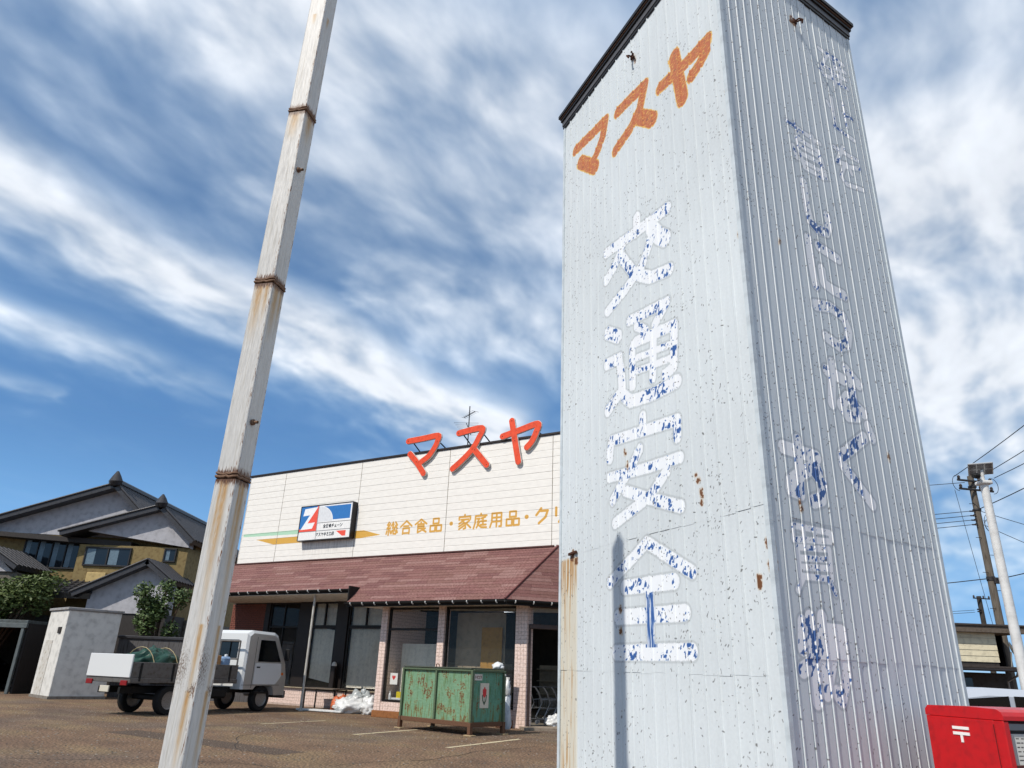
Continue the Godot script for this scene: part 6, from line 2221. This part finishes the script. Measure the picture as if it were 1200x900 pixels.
	crumple(s, Vector3(0, 0.25, 0), Vector3(0.80, 0.45, 0.58), 301, 0.22, 48, 28)
	obj("sheet", s, mat("tarp_green", Color(0.08, 0.26, 0.21), 0.5, 0.0, 1, 1.0), l)
	for x in [-0.4, 0.35]:
		s = mb()
		var pts := []
		for k in 13:
			var w := PI * k / 12.0
			pts.append(Vector3(x, 0.02 + sin(w) * 0.74, cos(w) * 0.66))
		tube(s, pts, 0.012, 5)
		obj("rope", s, mat("rope", Color(0.6, 0.55, 0.42), 0.9, 0.0, 0), l)
	l = thing("cardboard_box", "brown cardboard box on the truck bed behind the cab", "box", put_on.call(1.45, 0.902, 0.52))
	obj("carton", bx(-0.20, 0.20, 0.0, 0.62, -0.18, 0.18, null, 0.01), mat("cardboard", Color(0.68, 0.50, 0.32), 0.9, 0.0, 1, 2.0), l)
	obj("tape", bx(-0.03, 0.03, 0.621, 0.623, -0.18, 0.18), mat("plate_edge", Color.WHITE), l)
	l = thing("blue_container", "pale blue plastic can on the truck bed beside the cardboard box", "can", put_on.call(1.92, 0.902, 0.52))
	obj("can", bx(-0.16, 0.16, 0.0, 0.60, -0.14, 0.14, null, 0.05), mat("can_blue", Color(0.50, 0.62, 0.76), 0.4, 0.0, 1, 2.0), l)
	s = mb()
	lathe(s, [[0.05, 0.60], [0.05, 0.66], [0.0, 0.67]], 10, Transform3D(Basis(), Vector3(0.06, 0, 0)))
	obj("cap", s, white, l)

# ------------------------------------------------------------------ right of the tower
func right_side() -> void:
	# house with a deep eave, seen over the car
	var t := thing("neighbour_house", "low house with a cream boarded upper wall between dark flat eaves", "house", Transform3D(Basis(), Vector3(17.9, 0, -30)))
	var cream := mat("cream_boards", Color(0.90, 0.86, 0.74), 0.7, 0.0, 1, 0.5)
	var dark := mat("dark_fascia", Color(0.24, 0.21, 0.19), 0.7, 0.0, 2, 0.6)
	var wood := mat("weathered_fascia", Color(0.40, 0.36, 0.32), 0.85, 0.0, 2, 1.0)
	for k in 5:
		var y := 2.48 + k * 0.222
		var s := mb()
		quad(s, Vector3(-4.0, y, 0.02), Vector3(1.52, y, 0.02), Vector3(1.52, y + 0.216, 0.004), Vector3(-4.0, y + 0.216, 0.004), Vector3(0, 0, 1))
		quad(s, Vector3(-4.0, y, 0.02), Vector3(1.52, y, 0.02), Vector3(1.52, y, -0.01), Vector3(-4.0, y, -0.01), Vector3.DOWN)
		quad(s, Vector3(1.52, y, 0.02), Vector3(1.52, y, -0.06), Vector3(1.52, y + 0.216, -0.06), Vector3(1.52, y + 0.216, 0.004), Vector3(1, 0, 0))
		obj("siding_board", s, cream, t)
	obj("upper_wall", bx(-4.0, 1.50, 2.3, 3.6, -4.0, -0.02), dark, t)
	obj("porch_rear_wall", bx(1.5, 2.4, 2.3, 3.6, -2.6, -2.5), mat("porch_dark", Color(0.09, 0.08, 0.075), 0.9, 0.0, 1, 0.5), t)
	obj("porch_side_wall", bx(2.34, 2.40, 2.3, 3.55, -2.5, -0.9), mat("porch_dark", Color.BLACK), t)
	obj("ground_wall", bx(-4.0, 2.2, 0.0, 2.1, -4.0, -0.5), mat("ground_wall_dark", Color(0.27, 0.25, 0.235), 0.9, 0.0, 2, 0.5), t)
	obj("ground_window", bx(-1.6, 0.6, 0.7, 1.9, -0.499, -0.46, null, 0.01), mat("house_glass", Color.BLACK), t)
	obj("lower_eave", bx(-4.2, 2.25, 2.24, 2.32, -0.6, 0.7, null, 0.01), dark, t)
	obj("lower_gutter", bx(-4.2, 2.25, 2.14, 2.235, 0.60, 0.74, null, 0.03), mat("dark_gutter", Color(0.17, 0.15, 0.145), 0.45, 0.2, 1, 1.0), t)
	obj("upper_eave", bx(-4.2, 2.65, 3.56, 3.80, -4.2, 0.30, null, 0.01), wood, t)
	obj("roof_edge", bx(-4.25, 2.70, 3.80, 3.88, -4.25, 0.35, null, 0.01), dark, t)
	var s := mb()
	tube(s, [Vector3(1.75, 2.14, 0.6), Vector3(1.75, 2.0, 0.5), Vector3(1.95, 1.8, -0.40), Vector3(1.95, 0.0, -0.40)], 0.04, 8)
	obj("downpipe", s, mat("pipe_grey", Color(0.60, 0.60, 0.60), 0.5, 0.1, 0), t)
	t = thing("satellite_dish", "small grey satellite dish standing in the dark porch under the eave", "satellite dish", Transform3D(Basis(Vector3.UP, 0.9) * Basis(Vector3.RIGHT, 0.1), Vector3(19.85, 2.33, -29.9)))
	s = mb()
	lathe(s, [[0.0, 0.0], [0.15, 0.015], [0.28, 0.055], [0.38, 0.11], [0.385, 0.115], [0.28, 0.068], [0.15, 0.028], [0.0, 0.013]], 20, Transform3D(Basis(Vector3.RIGHT, deg_to_rad(62.0)), Vector3(0, 0.55, 0)))
	obj("dish", s, mat("dish_grey", Color(0.62, 0.62, 0.60), 0.5, 0.2, 1, 1.0), t)
	s = mb()
	tube(s, [Vector3(0, 0, -0.05), Vector3(0, 0.55, -0.03)], 0.025, 6)
	obj("stand", s, mat("dish_grey", Color.WHITE), t)
	s = mb()
	tube(s, [Vector3(0, 0.22, 0.1), Vector3(0, 0.45, 0.42)], 0.012, 6)
	box(s, Vector3(0, 0.48, 0.43), Vector3(0.06, 0.06, 0.10), Basis(), 0.01)
	obj("receiver_arm", s, mat("dish_grey", Color.WHITE), t)
	car(Transform3D(Basis(Vector3.UP, 0.06), Vector3(7.5, 0, -11.4)), "silver white hatchback parked behind the red post box", mat("car_silver", Color(0.74, 0.76, 0.79), 0.25, 0.2, 0))
	# white lamp pole with a solar panel
	t = thing("solar_lamp_pole", "white steel lamp pole with a small tilted solar panel on top", "street lamp", Transform3D(Basis(), Vector3(8.78, 0, -13)))
	var pole_white := mat("pole_white", Color(0.86, 0.86, 0.85), 0.4, 0.0, 1, 0.7)
	s = mb()
	tube(s, [Vector3(0, 0, 0), Vector3(0, 5.0, 0)], [0.09, 0.068], 16)
	obj("pole", s, pole_white, t)
	obj("collar", bx(-0.11, 0.11, 5.0, 5.07, -0.11, 0.11, null, 0.02), pole_white, t)
	var tilt := Basis(Vector3.UP, deg_to_rad(-28.0)) * Basis(Vector3.RIGHT, deg_to_rad(-32.0))
	s = mb()
	box(s, Vector3(-0.02, 5.30, 0.02), Vector3(0.40, 0.03, 0.30), tilt, 0.008)
	var panel := obj("solar_panel", s, mat("panel_frame", Color(0.70, 0.71, 0.72), 0.4, 0.5, 0), t)
	for i in 3:
		for j in 2:
			s = mb()
			box(s, Vector3(-0.02, 5.30, 0.02) + tilt * Vector3(-0.125 + i * 0.125, 0.0165, -0.07 + j * 0.14), Vector3(0.115, 0.003, 0.13), tilt)
			box(s, Vector3(-0.02, 5.30, 0.02) + tilt * Vector3(-0.125 + i * 0.125, -0.0165, -0.07 + j * 0.14), Vector3(0.105, 0.003, 0.12), tilt)
			obj("solar_cell", s, mat("solar_cell", Color(0.42, 0.42, 0.44), 0.3, 0.2, 0), panel)
	s = mb()
	tube(s, [Vector3(0, 5.05, 0), Vector3(0.0, 5.28, 0.02)], 0.03, 8)
	tube(s, [Vector3(0, 5.05, 0), Vector3(-0.16, 5.12, 0.10)], 0.02, 8)
	obj("bracket", s, pole_white, t)
	s = mb()
	box(s, Vector3(-0.19, 5.14, 0.11), Vector3(0.12, 0.09, 0.12), Basis(Vector3.RIGHT, 0.5), 0.02)
	obj("lamp_head", s, mat("black_steel", Color.BLACK), t)
	s = mb()
	lathe(s, [[0.16, 0.0], [0.16, 0.02], [0.12, 0.03]], 14)
	obj("base_flange", s, pole_white, t)
	# utility poles
	utility_pole("concrete utility pole with two crossarms and insulators right of the tower", Vector3(21.05, 0, -32), 10.5, 0.18, 0.13, true)
	utility_pole("distant dark utility pole seen over the low house roof", Vector3(35.0, 0, -55), 7.85, 0.20, 0.16, false)

func utility_pole(label: String, at: Vector3, h: float, r0: float, r1: float, big: bool) -> void:
	var t := thing("utility_pole", label, "utility pole", Transform3D(Basis(), at))
	var con := mat("concrete_pole", Color(0.42, 0.39, 0.35), 0.9, 0.0, 3, 0.5) if big else mat("tarred_pole", Color(0.24, 0.22, 0.20), 0.9, 0.0, 3, 0.5)
	var steel := mat("pole_steel", Color(0.20, 0.19, 0.19), 0.6, 0.3, 0)
	var s := mb()
	tube(s, [Vector3(0, 0, 0), Vector3(0, h, 0)], [r0, r1], 14)
	obj("shaft", s, con, t)
	var d := Vector3(0.98, 0.0, -0.2).normalized()
	var arms := [[h - 0.28, 0.92], [h - 0.68, 0.90]] if big else [[h - 0.18, 0.72]]
	for a in arms:
		s = mb()
		box(s, Vector3(0.05, a[0], r1 + 0.05), Vector3(a[1] * 2.0, 0.08, 0.08), Basis(d, Vector3.UP, d.cross(Vector3.UP)), 0.01)
		obj("crossarm", s, steel, t)
		for k in [-0.9, 0.25, 0.9]:
			s = mb()
			lathe(s, [[0.03, 0.0], [0.075, 0.03], [0.05, 0.07], [0.07, 0.10], [0.045, 0.15], [0.03, 0.17], [0.0, 0.18]], 10, Transform3D(Basis(), Vector3(0.05, a[0] + 0.04, r1 + 0.05) + d * a[1] * k))
			obj("insulator", s, mat("insulator", Color(0.22, 0.19, 0.18), 0.3, 0.0, 0), t)
	if not big:
		for y in [h - 1.0, h - 1.15]:
			obj("rack_insulator", bx(-0.4, -0.1, y, y + 0.1, 0.1, 0.2, null, 0.03), steel, t)
		return
	# looped leads at both ends of the arms
	for sg in [-1.0, 1.0]:
		var pts := []
		for k in 9:
			var w := PI * k / 8.0
			pts.append(Vector3(0.05, h - 0.43 + cos(w) * 0.36, r1 + 0.05) + d * (0.9 * sg + sin(w) * 0.30 * sg))
		s = mb()
		tube(s, pts, 0.013, 5)
		obj("lead_loop", s, steel, t)
	# low voltage rack
	for i in 4:
		var y := 8.28 + i * 0.20
		s = mb()
		tube(s, [Vector3(-0.14, y, 0.05), Vector3(-0.40, y - 0.02, 0.10)], 0.035, 6)
		lathe(s, [[0.0, -0.05], [0.05, -0.04], [0.03, 0.0], [0.05, 0.04], [0.0, 0.05]], 8, Transform3D(Basis(), Vector3(-0.22, y, 0.08)))
		obj("rack_insulator", s, mat("insulator", Color.BLACK), t)
	s = mb()
	for i in 2:
		var pts := []
		for k in 15:
			var w := TAU * k / 14.0
			pts.append(Vector3(0.38 + cos(w) * 0.26, 8.35 - i * 0.1 + sin(w) * (0.42 - i * 0.12), 0.15))
		tube(s, pts, 0.012, 5)
	obj("cable_coil", s, steel, t)
	for i in 9:
		var y := 3.2 + i * 0.75
		s = mb()
		tube(s, [Vector3(0.12 * (1 if i % 2 else -1), y, 0.1), Vector3(0.36 * (1 if i % 2 else -1), y, 0.1)], 0.012, 5)
		obj("step_bolt", s, steel, t)
	for y in [5.9, 6.0, 8.95, 10.0]:
		s = mb()
		lathe(s, [[r0 * 0.95, y - 0.04], [r0 * 0.97, y - 0.03], [r0 * 0.97, y + 0.03], [r0 * 0.95, y + 0.04]], 14)
		obj("band", s, steel, t)
	obj("terminal_box", bx(-0.02, 0.22, 5.72, 5.98, 0.16, 0.30, null, 0.02), steel, t)

func power_lines() -> void:
	var m := mat("cable", Color(0.12, 0.13, 0.16), 0.6, 0.0, 0)
	var top := Vector3(21.05, 0, -32)
	# [from, to, sag, radius, label]
	var list := [
		[top + Vector3(-0.85, 10.42, 0.2), Vector3(16.6, 13.5, -6.0), 0.5, 0.017, "uppermost of the three power cables running from the crossarm over the car park", 0],
		[top + Vector3(0.30, 10.42, 0.2), Vector3(18.0, 13.0, -6.0), 0.5, 0.017, "middle one of the three power cables running from the crossarm over the car park", 0],
		[top + Vector3(0.95, 10.40, 0.2), Vector3(19.4, 12.4, -6.0), 0.5, 0.017, "lowest of the three power cables running from the crossarm over the car park", 0],
		[top + Vector3(-0.3, 10.2, 0.0), Vector3(3.0, 11.4, -41.0), 0.4, 0.014, "power cable that leaves the top of the concrete pole to the left", 1],
		[top + Vector3(-0.40, 8.86, 0.1), Vector3(2.0, 9.4, -39.0), 0.5, 0.015, "uppermost of the four low cables running left from the concrete pole", 1],
		[top + Vector3(-0.40, 8.66, 0.1), Vector3(2.0, 9.1, -39.0), 0.5, 0.015, "second from the top of the four low cables running left", 1],
		[top + Vector3(-0.40, 8.46, 0.1), Vector3(2.0, 8.8, -39.0), 0.5, 0.015, "third from the top of the four low cables running left", 1],
		[top + Vector3(-0.40, 8.26, 0.1), Vector3(2.0, 8.5, -39.0), 0.5, 0.015, "lowest of the four low cables running left from the concrete pole", 1],
		[top + Vector3(0.1, 9.0, 0.1), Vector3(17.5, 10.6, -9.0), 0.5, 0.020, "thick cable with a clamp rising right from the middle of the concrete pole", 0],
		[top + Vector3(0.15, 8.9, 0.0), Vector3(44.0, 8.0, -42.0), 0.4, 0.014, "upper of the two service cables sloping down to the right of the pole", 2],
		[top + Vector3(0.15, 8.3, 0.0), Vector3(40.0, 6.4, -42.0), 0.4, 0.014, "lower of the two service cables sloping down to the right of the pole", 2],
		[top + Vector3(0.1, 5.9, 0.1), Vector3(19.0, 7.0, -12.0), 0.35, 0.020, "telephone cable rising right from the terminal box on the pole", 0],
		[top + Vector3(-0.1, 5.95, 0.1), Vector3(2.0, 5.5, -40.0), 0.5, 0.020, "telephone cable running left from the terminal box on the pole", 1],
		[top + Vector3(-0.95, 9.8, 0.2), Vector3(20.4, 3.4, -31.4), 0.05, 0.010, "thin earth cable hanging from the lower crossarm down towards the low house", 3],
		[Vector3(34.5, 6.85, -55), Vector3(10.0, 6.2, -58.0), 0.4, 0.016, "upper cable running left from the distant utility pole", 4],
		[Vector3(34.5, 6.70, -55), Vector3(10.0, 5.9, -58.0), 0.4, 0.016, "lower cable running left from the distant utility pole", 4]]
	for q in list:
		var a: Vector3 = q[0]
		var b: Vector3 = q[1]
		var pts := []
		for k in 17:
			var u := k / 16.0
			pts.append(a.lerp(b, u) - Vector3(0, q[2] * 4.0 * u * (1.0 - u), 0))
		var s := mb()
		tube(s, pts, q[3], 5)
		var o := obj("power_cable", s, m)
		tag(o, q[4], "cable", "overhead cables right of the tower")
